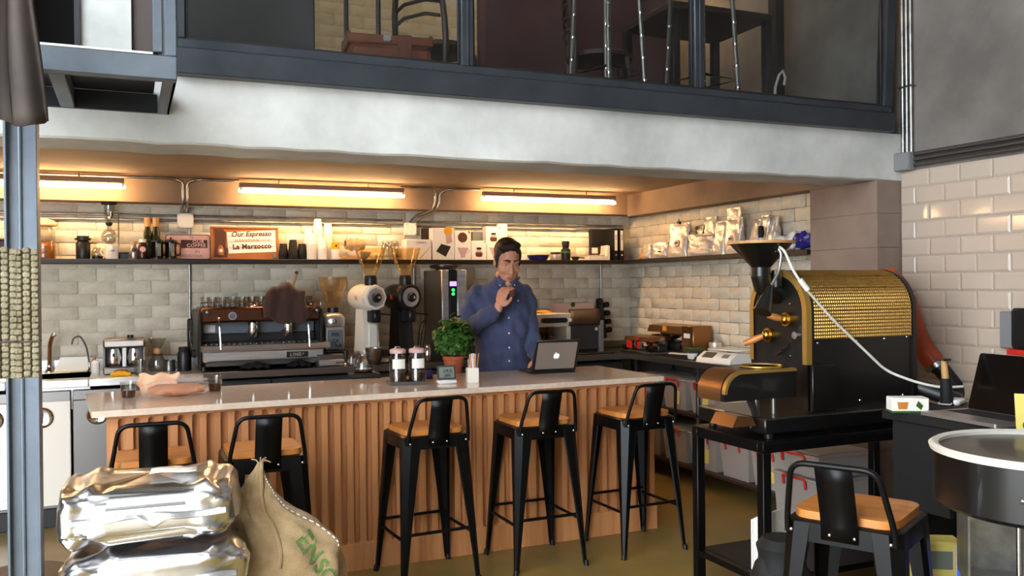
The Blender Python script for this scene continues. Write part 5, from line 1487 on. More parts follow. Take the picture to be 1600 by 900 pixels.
for s in (-1,1):
    hball(body, (s*.04,-.052,-.03), (.026,.03,.03))         # cheek
    hball(body, (s*.052,.0,-.085), (.018,.035,.025))        # jaw corner
    hball(body, (s*.03,-.083,.032), (.027,.013,.0095))      # brow
    hball(body, (s*.013,-.097,-.034), (.0105,.012,.009))    # nostril
    hball(body, (s*.078,.022,-.005), (.010,.02,.032))       # ear
body.tube([hp(0,-.086,.022), hp(0,-.097,-.005), hp(0,-.111,-.03)], [.009,.0105,.013], 10)
hball(body, (0,-.109,-.032), (.0125,.012,.011))
hball(body, (0,-.083,-.072), (.026,.014,.012))              # mouth mound
limb(body, [(.0,.02,1.48),(.012,.0,1.60)], [.06,.056])
limb(body, [(-.17,.01,1.42),(-.235,-.05,1.23),(-.065,-.24,1.345)], [.05,.044,.03])
limb(body, [(.11,.02,1.42),(.165,.04,1.22),(.205,-.06,1.0)], [.05,.042,.028])
loft(body, [(-.03,.02,.88,.14,.1),(-.03,.02,1.1,.14,.1),(-.03,.02,1.33,.165,.105),(-.02,.02,1.43,.14,.085),(.0,.02,1.51,.06,.055)])
for s in (-1,1): limb(body, [(-.03+s*.09,.02,.9),(-.03+s*.095,.0,.5),(-.03+s*.1,.04,.1)], [.08,.05,.038])
def hand(mb, wrist, M, curl, thumb=True, k=1.0):
    """M columns: x across the palm (to the little finger), y out of the back of the hand, z along the fingers"""
    W_ = Vector(wrist)
    def q(x, y, z): return W_ + M @ Vector((x*k, y*k, z*k))
    mb.tube([q(0,0,-.03), q(0,0,.02)], [.027*k,.026*k], 12)
    mb.ball(q(0,0,.05), (.040*k,.016*k,.046*k), 16, 10, M)
    for i, (x, l) in enumerate(((-.031,.070),(-.011,.078),(.010,.073),(.030,.058))):
        p = q(x,.002,.085); d = 0.0; pts = [q(x,.002,.06), p]
        c0 = curl[i]
        for f, s in ((.45,1.0),(.32,2.0),(.23,2.7)):
            a = c0*s
            p = p + M @ Vector((0,-math.sin(a)*l*f*k, math.cos(a)*l*f*k)); pts.append(p)
        mb.tube(pts, [.0095*k,.0098*k,.009*k,.0085*k,.0075*k], 10); mb.ball(pts[-1], .0075*k, 8, 6); mb.ball(pts[2], .0095*k, 8, 6)
    if thumb:
        pts = [q(-.028,-.004,.018), q(-.048,-.014,.042), q(-.05,-.028,.068), q(-.038,-.038,.092)]
        mb.tube(pts, [.014*k,.0125*k,.0105*k,.0085*k], 10); mb.ball(pts[-1], .0085*k, 8, 6)
def frame(z, y):
    z = Vector(z).normalized(); y = Vector(y); y = (y-z*y.dot(z)).normalized(); x = y.cross(z)
    return Matrix((x,y,z)).transposed()
hand(body, (-.05,-.255,1.362), frame((.28,-.2,.85),(-.7,-.75,.0)), (.5,.55,.6,.65), k=1.1)
hand(body, (.21,-.075,.985), frame((.0,-.45,-.6),(.6,-.5,.5)), (.2,.22,.25,.3), k=1.05)
def skin_pass(co, no): return co
remesh(body, 'body', 'skin', man, .0055, 3)
sh_ = MB()
loft(sh_, [(-.035,.02,.86,.185,.125),(-.035,.02,.95,.186,.128),(-.035,.02,1.08,.18,.128),(-.035,.015,1.22,.19,.135),(-.03,.015,1.34,.205,.138),(-.028,.02,1.42,.205,.13),(-.022,.022,1.475,.172,.112),(-.008,.02,1.525,.12,.088),(.003,.012,1.552,.078,.073)], 28, 2.3)
limb(sh_, [(-.195,.01,1.445),(-.24,-.03,1.345),(-.245,-.065,1.235),(-.16,-.17,1.27),(-.075,-.235,1.337)], [.068,.071,.066,.060,.050], 18)
limb(sh_, [(.13,.02,1.445),(.155,.035,1.34),(.17,.045,1.22),(.19,-.0,1.1),(.208,-.06,1.01)], [.066,.067,.062,.056,.047], 18)
def folds(co, no):
    w = .0045*math.sin(co.z*46+co.x*30+co.y*20)+.004*math.sin(co.z*23-co.x*55)+.003*math.sin(co.x*80+co.z*30)
    if co.z > 1.46: w *= .4
    return co + no*w
shirt = remesh(sh_, 'shirt', 'shirt_blue', man, .008, 5, folds)
# collar and placket details
for s in (-1,1):
    cl_ = [(.012+s*.005,-.092,1.535),(.012+s*.062,-.055,1.575),(.012+s*.074,-.01,1.588),(.012+s*.078,-.012,1.545),(.012+s*.052,-.098,1.495)]
    MB().add(cl_, [(0,1,2,3,4)]).build('collar', 'shirt_blue', man, angle=60).modifiers.new('t','SOLIDIFY').thickness = .006
    MB().ball((.012+s*.05,-.101,1.502), (.005,.004,.005), 10, 6).build('button', 'paper_white', man)
MB().tube([(.012+.082*math.cos(a), .008+.078*math.sin(a), 1.552+.012*math.sin(a)) for a in [2*PI*k/24 for k in range(24)]], .011, 8, True).build('collar_band', 'shirt_blue', man)
from mathutils.bvhtree import BVHTree
bv_ = BVHTree.FromPolygons([v.co for v in shirt.data.vertices], [tuple(p.vertices) for p in shirt.data.polygons])
def on_shirt(x, z):
    h_ = bv_.ray_cast(Vector((x,-1,z)), Vector((0,1,0)))
    return h_[0]
for z in (1.455,1.385,1.28,1.175,1.075,.985):
    q = on_shirt(.02, z)
    MB().ball(q+Vector((0,-.002,0)), (.0062,.003,.0062), 10, 6).build('button', 'paper_white', man)
pv = [on_shirt(.02, 1.49-.02*k) for k in range(28)]
pl_ = MB()
vs = []
for q in pv: vs += [q+Vector((-.017,-.0015,0)), q+Vector((.017,-.0015,0))]
pl_.add(vs, [(2*i,2*i+1,2*i+3,2*i+2) for i in range(len(pv)-1)]).build('placket', 'shirt_blue', man, angle=80)
q = on_shirt(.085, 1.40)
pk_ = MB(); vs = []
for k in range(7):
    for x in (.055,.085,.115):
        h_ = on_shirt(x, 1.41-.018*k); vs.append(h_+Vector((0,-.0025,0)))
pk_.add(vs, [(3*i+j,3*i+j+1,3*i+j+4,3*i+j+3) for i in range(6) for j in range(2)]).build('pocket', 'shirt_blue', man, angle=80)
MB().ball(on_shirt(.085,1.395)+Vector((0,-.004,0)), (.0055,.003,.0055), 10, 6).build('button', 'paper_white', man)
# hair, brows, eyes, lips
hr = MB()
hball(hr, (0,.036,.062), (.085,.102,.088)); hball(hr, (0,.062,.0), (.077,.075,.085))
hball(hr, (.006,-.022,.118), (.066,.05,.03)); hball(hr, (-.03,-.02,.112), (.045,.05,.03))
for s in (-1,1): hball(hr, (s*.072,.008,.04), (.014,.035,.05)); hball(hr, (s*.0735,-.012,.0), (.0065,.012,.028))
remesh(hr, 'hair', 'hair', man, .006, 2)
for s in (-1,1):
    MB().tube([hp(s*.012,-.0985,.036), hp(s*.03,-.0985,.043), hp(s*.052,-.082,.036)], [.0045,.005,.003], 8).build('eyebrow', 'hair', man)
    MB().ball(hp(s*.031,-.081,.012), (.013,.006,.0042), 14, 8, HR).build('eye', 'eye_white', man)
    MB().ball(hp(s*.033,-.0862,.0102), (.005,.0025,.0034), 12, 8, HR).build('iris', 'hair', man)
    MB().tube([hp(s*.017,-.0865,.0155), hp(s*.031,-.0895,.0175), hp(s*.046,-.081,.0145)], .0042, 8).build('eyelid', 'skin', man)
MB().tube([hp(-.022,-.089,-.076), hp(-.008,-.0965,-.071), hp(0,-.097,-.0725), hp(.008,-.0965,-.071), hp(.022,-.089,-.076)], [.002,.0045,.004,.0045,.002], 8).build('upper_lip', 'lip', man)
MB().tube([hp(-.02,-.089,-.0795), hp(0,-.096,-.084), hp(.02,-.089,-.0795)], [.002,.0052,.002], 8).build('lower_lip', 'lip', man)
tr = MB()
loft(tr, [(-.035,.02,.78,.16,.115),(-.035,.02,.9,.178,.12),(-.035,.02,.985,.176,.118)])
for s in (-1,1): limb(tr, [(-.035+s*.085,.02,.85),(-.035+s*.095,.0,.5),(-.035+s*.1,.03,.07)], [.095,.072,.055])
remesh(tr, 'trousers', 'trouser', man, .012, 3)
for s in (-1,1): MB().ball((-.035+s*.1,-.03,.045), (.048,.13,.045), 18, 10).build('shoe', 'black_matte', man)
p = man.matrix_world
# small tasting spoon held in the raised hand
t = thing('tasting_cup', 'small dark cup held in the raised hand of the man', 'cup', (0,0,0))
a_ = math.radians(-22); lx, ly, lz = (.04,-.295,1.425)
t.location = (mp_.x+lx*math.cos(a_)-ly*math.sin(a_), mp_.y+lx*math.sin(a_)+ly*math.cos(a_), lz)
MB().shell([(.014,0),(.017,.004),(.021,.04)], .002, n=16).build('cup', 'brown_print', t); MB().lathe([(0,.03),(.018,.03)], n=16).build('coffee', 'coffee', t)
# ------------------------------------------------------------------ roaster on its stand
t = thing('roaster_stand', 'black steel table carrying the gold and black roaster', 'table', (0,0,0))
SX0, SX1, SY0, SY1, SZT = 2.53, 3.72, 3.07, 3.60, .805
MB().cbox((SX0,SY0,SZT-.012), (SX1,SY1,SZT), .002).build('top_plate', 'black_metal', t)
for a, b in (((SX0,SY0),(SX1,SY0+.04)),((SX0,SY1-.04),(SX1,SY1)),((SX0,SY0+.04),(SX0+.04,SY1-.04)),((SX1-.04,SY0+.04),(SX1,SY1-.04))):
    MB().cbox((*a,SZT-.052), (*b,SZT-.012), .002).build('top_rail', 'black_metal', t)
for x in (SX0,SX1-.045):
    for y in (SY0,SY1-.045): MB().cbox((x,y,0), (x+.045,y+.045,SZT-.052), .003).build('leg', 'black_metal', t)
MB().cbox((SX0+.045,SY0+.004,.17), (SX1-.045,SY1-.004,.2), .003).build('lower_shelf', 'black_metal', t)
MB().cbox((SX0+.004,SY0+.045,.17), (SX0+.045,SY1-.045,.2), .003).build('lower_rail', 'black_metal', t)

R = thing('coffee_roaster', 'black coffee roaster with a gold perforated drum cover and funnel hopper', 'roaster', (0,0,SZT))
o_ = -SZT
MB().cbox((2.56,3.09,.025), (3.62,3.59,.095), .006).build('platform', 'black_paint', R)
for x in (2.62,3.55):
    for y in (3.14,3.55): MB().cyl((x,y,0),(x,y,.03),.02,n=12).build('foot', 'black_plastic', R)
YC, ZC, RB = 3.39, 1.36+o_, .19
def arch(r, z0, n=24, a0=0, a1=PI):
    pts = [(YC+r, z0)] + [(YC+r*math.cos(a0+(a1-a0)*k/n), ZC+r*math.sin(a0+(a1-a0)*k/n)) for k in range(n+1)] + [(YC-r, z0)]
    return pts
MB().prism(arch(RB, .095), 'x', 2.93, 3.56).build('body', 'black_paint', R)
MB().prism(arch(RB+.012, .095), 'x', 2.89, 2.93).build('front_plate', 'black_paint', R)
MB().prism(arch(RB+.012, .095), 'x', 3.56, 3.585).build('rear_plate', 'black_paint', R)
# gold edge band on the front plate
bd = MB()
pts = [p for p in arch(RB+.014, .31)]
for i in range(len(pts)-1):
    (ya, za), (yb, zb) = pts[i], pts[i+1]
    d0 = Vector((ya-YC, za-ZC if za > ZC else 0)).normalized(); d1 = Vector((yb-YC, zb-ZC if zb > ZC else 0)).normalized()
    bd.add([(2.884,ya,za),(2.884,yb,zb),(2.884,yb-d1.x*.03,zb-d1.y*.03),(2.884,ya-d0.x*.03,za-d0.y*.03),(2.915,ya,za),(2.915,yb,zb)], [(0,1,2,3),(0,4,5,1)])
bd.build('gold_band', 'gold_trim', R, angle=30)
# perforated gold cover: sheet with raised bars and cross bars
n = 30; rib = MB(); rc = RB+.006
sheet = MB()
def cov(u, v):
    # from the near side at z 1.235 over the top to the far side
    s0 = ZC-(1.235+o_); L_ = s0*2+PI*rc; s = v*L_
    if s < s0: y, z = YC-rc, ZC-s0+s
    elif s < s0+PI*rc: a = PI-(s-s0)/rc; y, z = YC+rc*math.cos(a), ZC+rc*math.sin(a)
    else: y, z = YC+rc, ZC-(s-s0-PI*rc)
    return Vector((2.935+.62*u, y, z))
sheet.grid(cov, 2, 40).build('cover_sheet', 'bronze', R, angle=60)
NR = 54
for k in range(NR):
    a = cov(0, k/(NR-1)); b = cov(1, k/(NR-1)); c = Vector((0,YC,ZC)); 
    rib.tube([a, b], .0052, 6)
o = rib.build('perforated_bars', 'gold_mesh', R, angle=60); o['kind'] = 'stuff'
cr = MB()
for j in range(46):
    u = (j+.5)/46
    cr.tube([cov(u, v/24)+Vector((0,0,0)) for v in range(25)], .0042, 4)
o = cr.build('cross_bars', 'gold_mesh', R, angle=60); o['kind'] = 'stuff'
for x, z in ((2.96,1.215),(3.2,1.218),(3.38,1.222),(3.53,1.226),(2.99,.925),(3.22,.93),(3.50,.94)):
    MB().ball((x,YC-RB-.002,z+o_), (.006,.004,.006), 8, 6).build('bolt', 'chrome', R)
MB().cbox((2.89,3.155,.095), (3.03,3.175,.31), .003).build('side_box', 'black_paint', R)
# hopper
hx, hy = 2.80, 3.40
MB().lathe([(.045,1.52+o_),(.045,1.575+o_),(.145,1.685+o_),(.15,1.69+o_)], (hx,hy,0), 32).build('hopper', 'black_paint', R)
MB().lathe([(.13,1.687+o_),(.16,1.687+o_),(.16,1.70+o_),(.13,1.70+o_),(.128,1.69+o_)], (hx,hy,0), 36).build('hopper_rim', 'wood_pale', R)
MB().lathe([(0,1.682+o_),(.131,1.684+o_)], (hx,hy,0), 28).build('hopper_beans', 'coffee_beans', R)
MB().tube([(hx,hy,1.54+o_),(hx+.01,hy,1.49+o_),(hx+.1,hy,1.44+o_)], [.05,.05,.05], 16).build('chute', 'black_paint', R)
MB().cyl((2.86,3.36,1.48+o_),(2.86,3.36,1.56+o_),.025,n=14).build('damper', 'black_paint', R)
# sampler and door handles
for (y, z, hx1, hy1, hz1) in ((3.31,1.325,2.80,3.36,1.345),(3.44,1.245,2.79,3.52,1.20)):
    dd = MB().cyl((2.89,y,z+o_),(2.865,y,z+o_),.034,n=20).build('brass_boss', 'brass', R)
    MB().ball((2.86,y,z+o_),(.02,.024,.024)).build('brass_ball', 'brass', dd)
    MB().tube([(2.86,y,z+o_),((2.86+hx1)/2,(y+hy1)/2,(z+hz1)/2+o_),(hx1,hy1,hz1+o_)], [.011,.017,.014], 12).build('wood_grip', 'orange_wood', dd)
MB().cyl((2.89,3.26,1.25+o_),(2.875,3.26,1.25+o_),.018,n=14).build('dial', 'chrome', R)
MB().tube([(2.886,3.40,1.15+o_),(2.87,3.35,1.17+o_),(2.87,3.27,1.225+o_)], .004, 6).build('thin_lever', 'chrome', R)
for y, z in ((3.3,1.40),(3.48,1.40),(3.3,1.15),(3.24,1.46)): MB().ball((2.887,y,z+o_), .006, 8, 6).build('bolt', 'chrome', R)
# cooling tray with rounded end
tz0, tz1 = .98+o_, 1.112+o_
def trp(ins=0):
    out = []
    for k in range(9):
        a = PI - PI/2*k/8
        out.append((2.48+(.1-ins)*math.cos(a), tz1-.1+(.1-ins)*math.sin(a)))
    return [(2.38+ins,tz0)]+out+[(2.78,tz1-ins),(2.78,tz0)]
MB().prism(trp(), 'y', 3.14, 3.335).build('cooling_tray', 'black_paint', R)
g_ = MB()
pr = trp(); pi_ = trp(.014)
for i in range(1, len(pr)-2):
    (xa, za), (xb, zb) = pr[i], pr[i+1]; (xc, zc_), (xd, zd) = pi_[i], pi_[i+1]
    g_.add([(xa,3.137,za),(xb,3.137,zb),(xd,3.137,zd),(xc,3.137,zc_),(xa,3.16,za+.001),(xb,3.16,zb+.001)], [(0,1,2,3),(0,4,5,1)])
g_.build('gold_edge', 'gold_trim', R, angle=30)
cvr = MB(); pr2 = trp(-.003)
for i in range(0, 9): 
    (xa, za), (xb, zb) = pr2[i], pr2[i+1]
    cvr.add([(xa,3.165,za),(xb,3.165,zb),(xb,3.335,zb),(xa,3.335,za)], [(0,1,2,3)])
cvr.build('bronze_cover', 'bronze', R, angle=40)
MB().lathe([(0,0),(.085,0),(.098,.004),(.098,.010),(.09,.012),(.085,.004)], (2.66,3.238,tz1), 32).build('tray_ring', 'gold_trim', R)
MB().lathe([(0,.005),(.084,.005)], (2.66,3.238,tz1), 28).build('tray_screen', 'stainless_dull', R)
for x in (2.5,2.6): MB().cyl((x+.1,3.2,.095),(x+.1,3.2,tz0),.014,n=10).build('tray_post', 'stainless_dull', R)
MB().prism([(2.42,.06),(2.55,.06),(2.53,.10),(2.45,.11)], 'y', 3.14, 3.3).build('bean_spout', 'bronze', R)
MB().cbox((2.52,3.14,.045), (2.60,3.30,.06), .003).build('spout_arm', 'black_paint', R)
MB().tube([(2.58,3.18,.09),(2.58,3.19,.12),(2.56,3.2,tz0)], .016, 8).build('bracket', 'black_paint', R)

# clip lamp on the hopper rim, cable down to the desk
cp = at(1214, 384, Y=3.30)
t = thing('clip_lamp', 'black clip on lamp hanging from the hopper rim', 'lamp', cp)
MB().cbox((-.025,-.012,-.03), (.02,.012,.03), .004).build('clip', 'grey_plastic', t)
def rel(u, v, Y): return at(u, v, Y=Y)-cp
MB().tube(fillet([rel(1214,386,3.29), rel(1221,396,3.27), rel(1217,425,3.26), rel(1204,448,3.26)], .03), .0075, 8).build('gooseneck', 'galvanised', t)
p0, p1 = rel(1204,446,3.26), rel(1191,488,3.24)
dv = (p1-p0)
MB().tube([p0, p0+dv*.2, p0+dv*.4, p1], [.012,.016,.026,.043], 18).build('shade', 'black_paint', t)
MB().ball(p0+dv*.7, (.022,.022,.018)).build('bulb', 'grey_plastic', t)
pts = [at(1216,384,Y=3.28), at(1226,392,Y=3.24), at(1240,425,Y=3.16), at(1262,455,Y=3.15), at(1300,498,Y=3.14), at(1340,537,Y=3.13), at(1385,580,Y=3.10), at(1430,597,Y=3.0), at(1470,606,Y=2.92), at(1505,604,Y=2.86)]
t = thing('lamp_cable', 'white cable sagging from the hopper past the gold drum to the desk', 'cable', pts[0])
MB().tube(fillet([p-pts[0] for p in pts], .05), .0062, 8).build('cord', 'cable_white', t)
a, b = at(1250,437,Y=3.155)-pts[0], at(1262,453,Y=3.148)-pts[0]
MB().tube([a, b], .013, 10).build('inline_switch', 'white_plastic', t)
# extraction duct
dp = [at(1385,432,Y=3.66), at(1404,447,Y=3.66), at(1418,480,Y=3.65), at(1428,515,Y=3.63), at(1442,545,Y=3.60), at(1463,570,Y=3.54)]
t = thing('orange_duct', 'ribbed orange extraction hose behind the roaster', 'hose', dp[0])
path = fillet([p-dp[0] for p in dp], .12, 8)
MB().tube(path, .056, 20).build('hose', 'orange_hose', t)
tot = [0]
for i in range(1, len(path)): tot.append(tot[-1]+(path[i]-path[i-1]).length)
nr = 34; rm = MB()
for k in range(nr):
    s = tot[-1]*(k+.5)/nr; i = max(j for j in range(len(tot)) if tot[j] <= s); i = min(i, len(path)-2)
    f_ = (s-tot[i])/max(1e-6, tot[i+1]-tot[i]); c = path[i].lerp(path[i+1], f_); d_ = (path[i+1]-path[i]).normalized()
    rm.cyl(c-d_*.003, c+d_*.003, .060, n=20)
o = rm.build('ribs', 'orange_hose', t); o['kind'] = 'stuff'
MB().tube([path[-1]-(path[-1]-path[-2]).normalized()*.01, path[-1]+(path[-1]-path[-2]).normalized()*.015], .062, 20).build('clamp_ring', 'galvanised', t)
bp = [at(1466,572,Y=3.525), at(1490,600,Y=3.46), at(1512,622,Y=3.42), at(1530,640,Y=3.36)]
t = thing('black_pipe', 'black pipe continuing the orange hose down behind the laptop', 'pipe', bp[0]); MB().tube([p-bp[0] for p in bp], .045, 16).build('pipe', 'black_plastic', t); MB().tube([Vector((0,0,0)), (bp[1]-bp[0])*.15], .05, 16).build('coupling', 'black_plastic', t)
q0, q1 = Vector((3.58,3.30,1.0)), at(1500,628,Y=3.05)
t = thing('orange_duct', 'short orange pipe behind the tea box', 'hose', q0); MB().tube([Vector((0,0,0)), (q1-q0)*.25], .038, 14).build('hose', 'orange_hose', t); MB().tube([(q1-q0)*.25, q1-q0], .04, 14).build('black_end', 'black_plastic', t); MB().tube([(q1-q0)*.22,(q1-q0)*.27], .044, 14).build('clamp_ring', 'galvanised', t)
t = thing('paper_stack', 'stack of white paper bags standing on the lower shelf of the stand', 'paper', (2.69,3.16,.2005), .3)
for k in range(8): MB(Matrix.Translation((0,k*.011,0)) @ Matrix.Rotation(random.uniform(-.02,.02),4,'Y')).cbox((-.095,0,0),(.095,.009,.27-.006*k),.002).build('bag', 'paper_white', t)
def black_bag(loc, r, label, seed):
    random.seed(seed); mb = MB().ball((0,0,0), r, 26, 16)
    mb.v = [p*(1+.07*math.sin(p.x*40+seed)+.06*math.sin(p.y*50+p.z*35)+random.uniform(-.02,.02)) for p in mb.v]
    zm = min(p.z for p in mb.v)
    mb.v = [Vector((p.x,p.y,p.z-zm)) for p in mb.v]
    t = thing('black_bag', label, 'bag', loc); mb.build('sack', 'black_matte', t, angle=40); MB().lathe([(.10,2*r[2]-.12),(.085,2*r[2]-.04),(.095,2*r[2]+.0),(.07,2*r[2]+.03),(0,2*r[2]+.02)], n=14).build('gathered_top', 'black_matte', t)
black_bag((2.2,2.57,0), (.125,.12,.265), 'black bag on the floor left of the foreground stool', 5)

# bins standing under and behind the roaster stand
storage_bin((3.56,3.81,0), -PI/2, (.36,.40,.42), 'large clear bin on the floor behind the roaster stand', False, 'large bins by the pier')
storage_bin((3.56,3.81,.4425), -PI/2, (.37,.41,.11), 'shallow clear bin stacked on the large one', False, 'large bins by the pier')

# ------------------------------------------------------------------ desk at the right with laptop
DZ = .95
t = thing('side_desk', 'black desk in front of the roaster at the right', 'desk', (0,0,0))
MB().cbox((2.97,1.98,DZ-.04), (4.12,2.83,DZ), .004).build('top', 'black_matte', t)
MB().cbox((3.0,2.77,.0), (4.1,2.80,DZ-.04), .003).build('back_panel', 'black_matte', t)
MB().cbox((2.985,2.5,.55), (3.01,2.77,DZ-.04), .003).build('end_panel', 'black_matte', t)
MB().cbox((3.0,2.0,.30), (4.1,2.77,.33), .003).build('lower_shelf', 'black_matte', t)
for x in (2.99,4.06):
    for y in (2.0,2.72): MB().cbox((x,y,0),(x+.045,y+.045,DZ-.04),.003).build('leg', 'black_metal', t)
p = at(1418, 643, Z=DZ)
t = thing('tea_box', 'small white and green printed box on the corner of the desk', 'box', (p.x,p.y,DZ), -.5)
MB().cbox((-.075,-.04,0), (.075,.04,.062), .004).build('carton', 'card_white', t)
MB().box((-.076,-.041,.0),(.076,.041,.008)).build('green_band', 'leaf_green', t, angle=0)
MB().prism([(-.055,.045),(-.01,.045),(-.016,.015),(-.05,.015)], 'y', -.0415, -.04).build('cup_print', 'orange_wood', t)
MB().prism([(.03,.05),(.05,.03),(.04,.012),(.02,.03)], 'y', -.0415, -.04).build('leaf_print', 'leaf_green', t)
lettering('TEA', .018, 'leaf_green', t, (.0755,0,.035), rot=(PI/2,0,PI/2))
# laptop facing left
c0 = at(1565,665,Z=DZ+.01); c1 = at(1445,644,Z=DZ+.01)
ang = math.atan2(c0.y-c1.y, c0.x-c1.x)           # front edge runs from far to near
t = thing('open_laptop', 'silver laptop with a dark glossy screen on the black desk', 'laptop', ((c0.x+c1.x)/2-.03,(c0.y+c1.y)/2,DZ), ang)
lw = (c0-c1).length/2
MB().prism(rrect(-lw,0,lw,.25,.012), 'z', .002, .016).build('base', 'aluminium', t)
MB().cbox((-lw+.03,.11,.016), (lw-.03,.225,.0172), .0005).build('keyboard', 'ink', t)
MB().cbox((-.05,.015,.016), (.05,.095,.0166), .0003).build('trackpad', 'aluminium', t)
ml = Matrix.Translation((0,.25,.012)) @ Matrix.Rotation(-.30,4,'X')
ld = MB(ml).prism(rrect(-lw,0,lw,.245,.012), 'y', 0, .008).build('lid', 'aluminium', t)
MB(ml).prism(rrect(-lw+.002,.002,lw-.002,.243,.011), 'y', -.0012, 0).build('screen', 'screen_dark', ld)
p = at(1500, 634, Z=DZ)
t = thing('laptop_charger', 'white laptop charger beside the silver laptop', 'charger', (p.x+.02,p.y+.04,DZ), .4); MB().cbox((-.05,-.03,0),(.05,.03,.026),.008).build('block', 'white_plastic', t)
MB().tube(fillet([(-.05,0,.012),(-.09,-.01,.008),(-.09,.05,.008),(.03,.06,.008),(.06,.04,.02)],.03), .003, 6).build('lead', 'cable_white', t)
p = at(1592, 652, Z=DZ+.03)
t = thing('printed_leaflet', 'yellow printed leaflet leaning at the right frame edge', 'leaflet', (p.x-.16,p.y-.22,DZ), -.9); t.rotation_euler = (-.5,0,-.85)
MB().box((-.09,-.001,0),(.16,.001,.16)).build('sheet', 'yellow_paper', t, angle=0)
for x, z in ((-.05,.04),(.0,.10),(.05,.05)): MB().cyl((x,-.0015,z),(x,-.001,z),.02,n=16).build('round_print', 'leaf_green', t)
p = at(1480, 600, Y=2.79)
t = thing('hand_brush', 'dark brush with a worn wooden handle standing behind the laptop', 'brush', (p.x, 2.79, DZ))
MB().tube([(0,0,0),(-.01,.0,.12)], [.03,.022], 10).build('bristles', 'black_matte', t); MB().tube([(-.01,.0,.12),(-.02,.0,.20)], [.016,.013], 10).build('handle', 'wood_pale', t); MB().cbox((-.045,-.02,.198),(.005,.02,.207),.002).build('hanger', 'dark_walnut', t)
t = thing('wall_phone', 'black handset in a grey holder on the tiles at the right edge', 'phone', (4.172, at(1592,520,X=4.17).y, at(1592,545,X=4.17).z))
MB().cbox((-.03,-.06,0), (0,.09,.19), .006).build('holder', 'grey_plastic', t); MB().cbox((-.075,-.1,.0), (-.03,.0,.21), .016).build('handset', 'black_plastic', t); MB().cbox((-.06,-.08,-.03), (-.02,.03,0), .005).build('red_base', 'red_plastic', t)
# round cooling drum of a second machine
c = at(1640, 700, Z=1.0)
t = thing('cooling_drum', 'large round black cooling drum with a steel rim in the right foreground', 'cooling drum', (c.x,c.y,.0), .35)
r = .315
MB().lathe([(.09,.82),(r-.02,.82),(r,.835),(r,.99)], n=48).build('drum', 'black_paint', t)
MB().lathe([(r-.006,.985),(r+.008,.985),(r+.012,.998),(r,1.006),(r-.016,1.0),(r-.018,.875),(.02,.87),(0,.87)], n=48).build('inner_tray', 'tray_steel', t)
o = MB().lathe([(0,.90),(.12,.898),(.22,.885),(.27,.872)], (.0,.0,0), 32).build('chaff', 'chaff', t)
MB().cyl((0,0,.87),(0,0,.97),.03,n=16).build('hub', 'stainless', t); MB().cbox((-.26,-.012,.915),(.26,.012,.945),.004).build('stirring_arm', 'stainless', t)
MB().cyl((0,0,.05),(0,0,.825),.06,n=20).build('pedestal', 'black_paint', t); MB().lathe([(.24,0),(.24,.03),(.09,.05)], n=28).build('foot_plate', 'black_paint', t)
for a in (2.6,2.75): MB().ball((r*math.cos(a+.6)*1.0,r*math.sin(a+.6)*1.0,.9), .008, 8, 6).build('bolt', 'chrome', t)
# steel chute box under it
q = at(1512, 808, Z=.815)
t = thing('steel_chute', 'open fronted steel chute below the cooling drum', 'chute', (q.x,q.y,.60), -.75)
for a, b in (((0,0,0),(.006,.22,.21)), ((.006,0,0),(.26,.22,.006)), ((.006,.214,.006),(.26,.22,.21)), ((0,0,.21),(.26,.22,.216)), ((.26,0,0),(.266,.22,.216))): MB().box(a, b).build('panel', 'galvanised', t, angle=0)
MB().cyl((.14,.05,.02),(.14,.05,.205),.008,n=10).build('bolt_rod', 'chrome', t); MB().cbox((.0,-.02,-.02),(.266,.02,.0),.004).build('lip', 'galvanised', t)
MB().cbox((.02,.03,-.54),(.24,.2,-.001),.006).build('support', 'black_paint', t)
q = at(1478, 858, Z=.62)
t = thing('moisture_meter', 'cream device with a small display and blue light under the desk', 'device', (q.x+.05,q.y+.06,0), -.55)
MB().cbox((-.075,0,.38),(.075,.1,.62),.008).build('case', 'yellow_paper', t); MB().cbox((-.055,-.004,.53),(.035,.0,.59),.003).build('display', 'lcd', t); MB().cbox((.048,-.006,.45),(.062,.0,.615),.004).build('light', 'led_blue', t); MB().cbox((-.07,.01,0),(.07,.09,.379),.004).build('stand', 'black_matte', t); MB().cyl((-.02,-.004,.48),(-.02,0,.48),.006,n=8).build('button', 'ink', t)
for i, (u, v, m, lab, cat, nm_) in enumerate(((1368,735,'white_enamel','white cup on the low shelf of the desk','cup','shelf_cup'),(1402,728,'brown_print','dark bottle on the low shelf of the desk','bottle','shelf_bottle'))):
    q = at(u, v+16, Y=2.6)
    t = thing(nm_, lab, cat, (max(q.x,3.06)+.05*i, 2.6, .3305)); MB().shell([(.03,0),(.034,.004),(.04,.09)],.003).build('cup', m, t); MB().lathe([(0,.07),(.036,.07)]).build('fill', 'coffee', t)
t = thing('paper_pad', 'pad of pale paper on the low shelf of the desk', 'paper', (3.25,2.3,.3305), .3); MB().cbox((-.12,-.09,0),(.12,.09,.03),.002).build('sheets', 'paper_white', t); MB().cbox((-.12,-.09,.03),(.12,-.06,.033),.001).build('binding', 'red_plastic', t)
